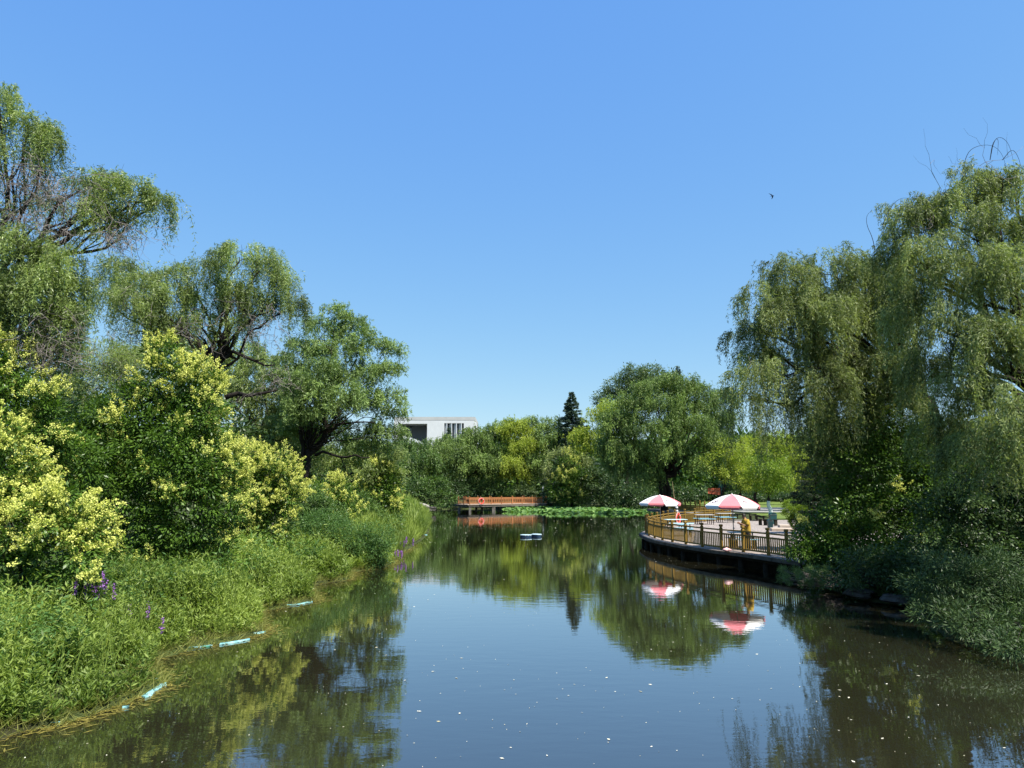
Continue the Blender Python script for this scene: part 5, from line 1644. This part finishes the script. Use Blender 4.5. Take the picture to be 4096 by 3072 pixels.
# petals on the water
n = 5200
X = rng.uniform(-8, 14, n); Y = 8 + 72 * rng.random(n) ** 1.3
cl = (np.sin(X * .55 + 2 * np.sin(Y * .13)) * np.sin(Y * .21 + X * .2) > -.1) | (rng.random(n) < .35)
s = sdist(X, Y)
k = (s < -.3) & cl & (rng.random(n) < np.where((X > 4), .65, .6))
X, Y = X[k], Y[k]; n = len(X)
d = np.sqrt(X ** 2 + Y ** 2)
P = np.stack([X, Y, np.full(n, .008)], 1)
sz = rng.choice([.03, .045, .06, .10], n, p=[.5, .3, .15, .05]) * .7 * np.maximum(1, d / 28)
leafmesh('floating_petals', P, rng.normal(size=(n, 3)) * np.array([1, 1, .05]), np.tile([0, 0, 1.], (n, 1)) + rng.normal(size=(n, 3)) * .12, sz, sz * .5, .6 + rng.normal(0, .3, n), L_petal,
         kind='stuff', label='pale fallen petals and leaves scattered over the pond', cat='petals')
# lotus
Ps, Ds, Ns, Ls, Ts = [], [], [], [], []
def disc_mesh():
    mb_v, mb_f, tn = [], [], []
    cnt = 0
    while cnt < 2800:
        px_ = rng.uniform(2010, 2630); yy = rng.uniform(97, 117)
        e = 97.5 + 9 * max(0, (2230 - px_) / 220) + 2 * math.sin(px_ * .03)
        if px_ > 2560: e += (px_ - 2560) * .03
        if yy < e: continue
        c = at(px_, 2030, yy)
        h = rng.uniform(.03, .25) + min(.35, (yy - e) * .08) * rng.uniform(.5, 1.1)
        if rng.random() < .3: h = .02
        r_ = rng.uniform(.13, .27)
        nrm = unit((np.array([0, -.1, 1.]) + rng.normal(size=3) * (.35 if h > .1 else .03))[None])[0]
        e1 = unit(np.cross(nrm, [1, .1, 0])[None])[0]; e2 = np.cross(nrm, e1)
        b0 = len(mb_v)
        mb_v.append((c.x, yy, h - .05))
        for i in range(10):
            a = 2 * math.pi * i / 10
            q_ = np.array([c.x, yy, h]) + (e1 * math.cos(a) + e2 * math.sin(a)) * r_ * (1 + .06 * math.sin(3 * a + cnt))
            mb_v.append(tuple(q_))
        t = float(np.clip(.42 + rng.normal(0, .3), 0, 1))
        tn += [t] * 11
        mb_f += [(b0, b0 + 1 + i, b0 + 1 + (i + 1) % 10) for i in range(10)]
        if h > .1:
            b1 = len(mb_v)
            mb_v += [(c.x - .012, yy, -.1), (c.x + .012, yy, -.1), (c.x + .012, yy, h - .05), (c.x - .012, yy, h - .05)]
            tn += [.2] * 4
            mb_f.append((b1, b1 + 1, b1 + 2, b1 + 3))
        cnt += 1
    me = bpy.data.meshes.new('lotus_leaves'); me.from_pydata(mb_v, [], mb_f)
    a_ = me.attributes.new('tint', 'FLOAT', 'POINT'); a_.data.foreach_set('value', np.array(tn, np.float32))
    me.materials.append(L_lotus); me.update()
    tag(link(bpy.data.objects.new('lotus_leaves', me)), 'broad round lotus leaves crowding the water right of the far pier', 'lotus leaves', kind='stuff')
disc_mesh()

# purple loosestrife
M_stem = leafmat('loosestrife_stem', (.05, .10, .02), (.12, .20, .04))
def loosestrife(px, Y, z0, h, nst, label):
    c = at(px, 2200, Y)
    root = empty('purple_loosestrife', (c.x, Y, ground_z(c.x, Y)), label, 'purple flower', 'purple loosestrife along the left bank')
    stem = MB(); FP, LP, LD = [], [], []
    for k in range(nst):
        a = rng.normal(size=2) * .22
        top = Vector((a[0] * 1.3, a[1], h * rng.uniform(.8, 1.08)))
        stem.tube([(a[0] * .3, a[1] * .3, 0), (a[0] * .8, a[1] * .8, top.z * .55), top], [.008, .006, .003], 4)
        m = 70
        t = rng.random(m)
        FP.append(np.array([top.x, top.y, top.z])[None] - np.array([[0, 0, 1.]]) * (t * .32)[:, None] + rng.normal(size=(m, 3)) * .016)
        m = 24; t = rng.random(m) * .7
        LP.append(np.stack([a[0] * t, a[1] * t, t * top.z], 1)); LD.append(rng.normal(size=(m, 3)) + np.array([0, 0, .3]))
    stem.build('stem', M_stem, root)
    for P in FP:
      n = len(P)
      leafmesh('flower_spike', P, rnd_dir(n), rnd_dir(n), .035 * max(1, Y / 30), .03 * max(1, Y / 30), .5 + rng.normal(0, .25, n), L_purple, root)
    P = np.concatenate(LP); n = len(P)
    leafmesh('leaves', P, np.concatenate(LD), rng.normal(size=(n, 3)) * .4 + np.array([0, 0, 1.]), .11, .022, .5 + rng.normal(0, .2, n), L_herb, root)
q = lambda px, py, Y: at(px, py, Y).z
loosestrife(400, 15.4, 0, q(400, 2270, 15.4) - .35, 9, 'tall clump of purple flower spikes between the nearest privet and the reeds')
loosestrife(548, 15.8, 0, q(548, 2370, 15.8) - .35, 2, 'lone purple flower spike rising from the reeds right of the tall clump')
loosestrife(585, 15.5, 0, q(585, 2410, 15.5) - .35, 2, 'low purple flower spike right below the lone one')
loosestrife(1612, 39, 0, .85, 6, 'purple flowers at the waterline by the pale blue sheet')
loosestrife(1600, 35.5, 0, .6, 5, 'purple flowers overhanging the dark water at the tip of the reeds')
# rag by the far sheet
mb = MB(); mb.lathe([(0, 0), (.22, .02), (.26, .12), (.16, .24), (.05, .26), (0, .25)], 9)
c = gp(1668, 2140)
mb.build('cloth_rag', mat('cream_rag', (.62, .50, .38), .9, .15, 8), loc=(c.x, c.y, .06), label='cream coloured rag lying by the pale blue sheet on the left shore', cat='rag', smooth=True)

for me_ in bpy.data.meshes:
    me_.validate() if len(me_.vertices) < 2000 and False else None
print('LEAVES', NLEAF)
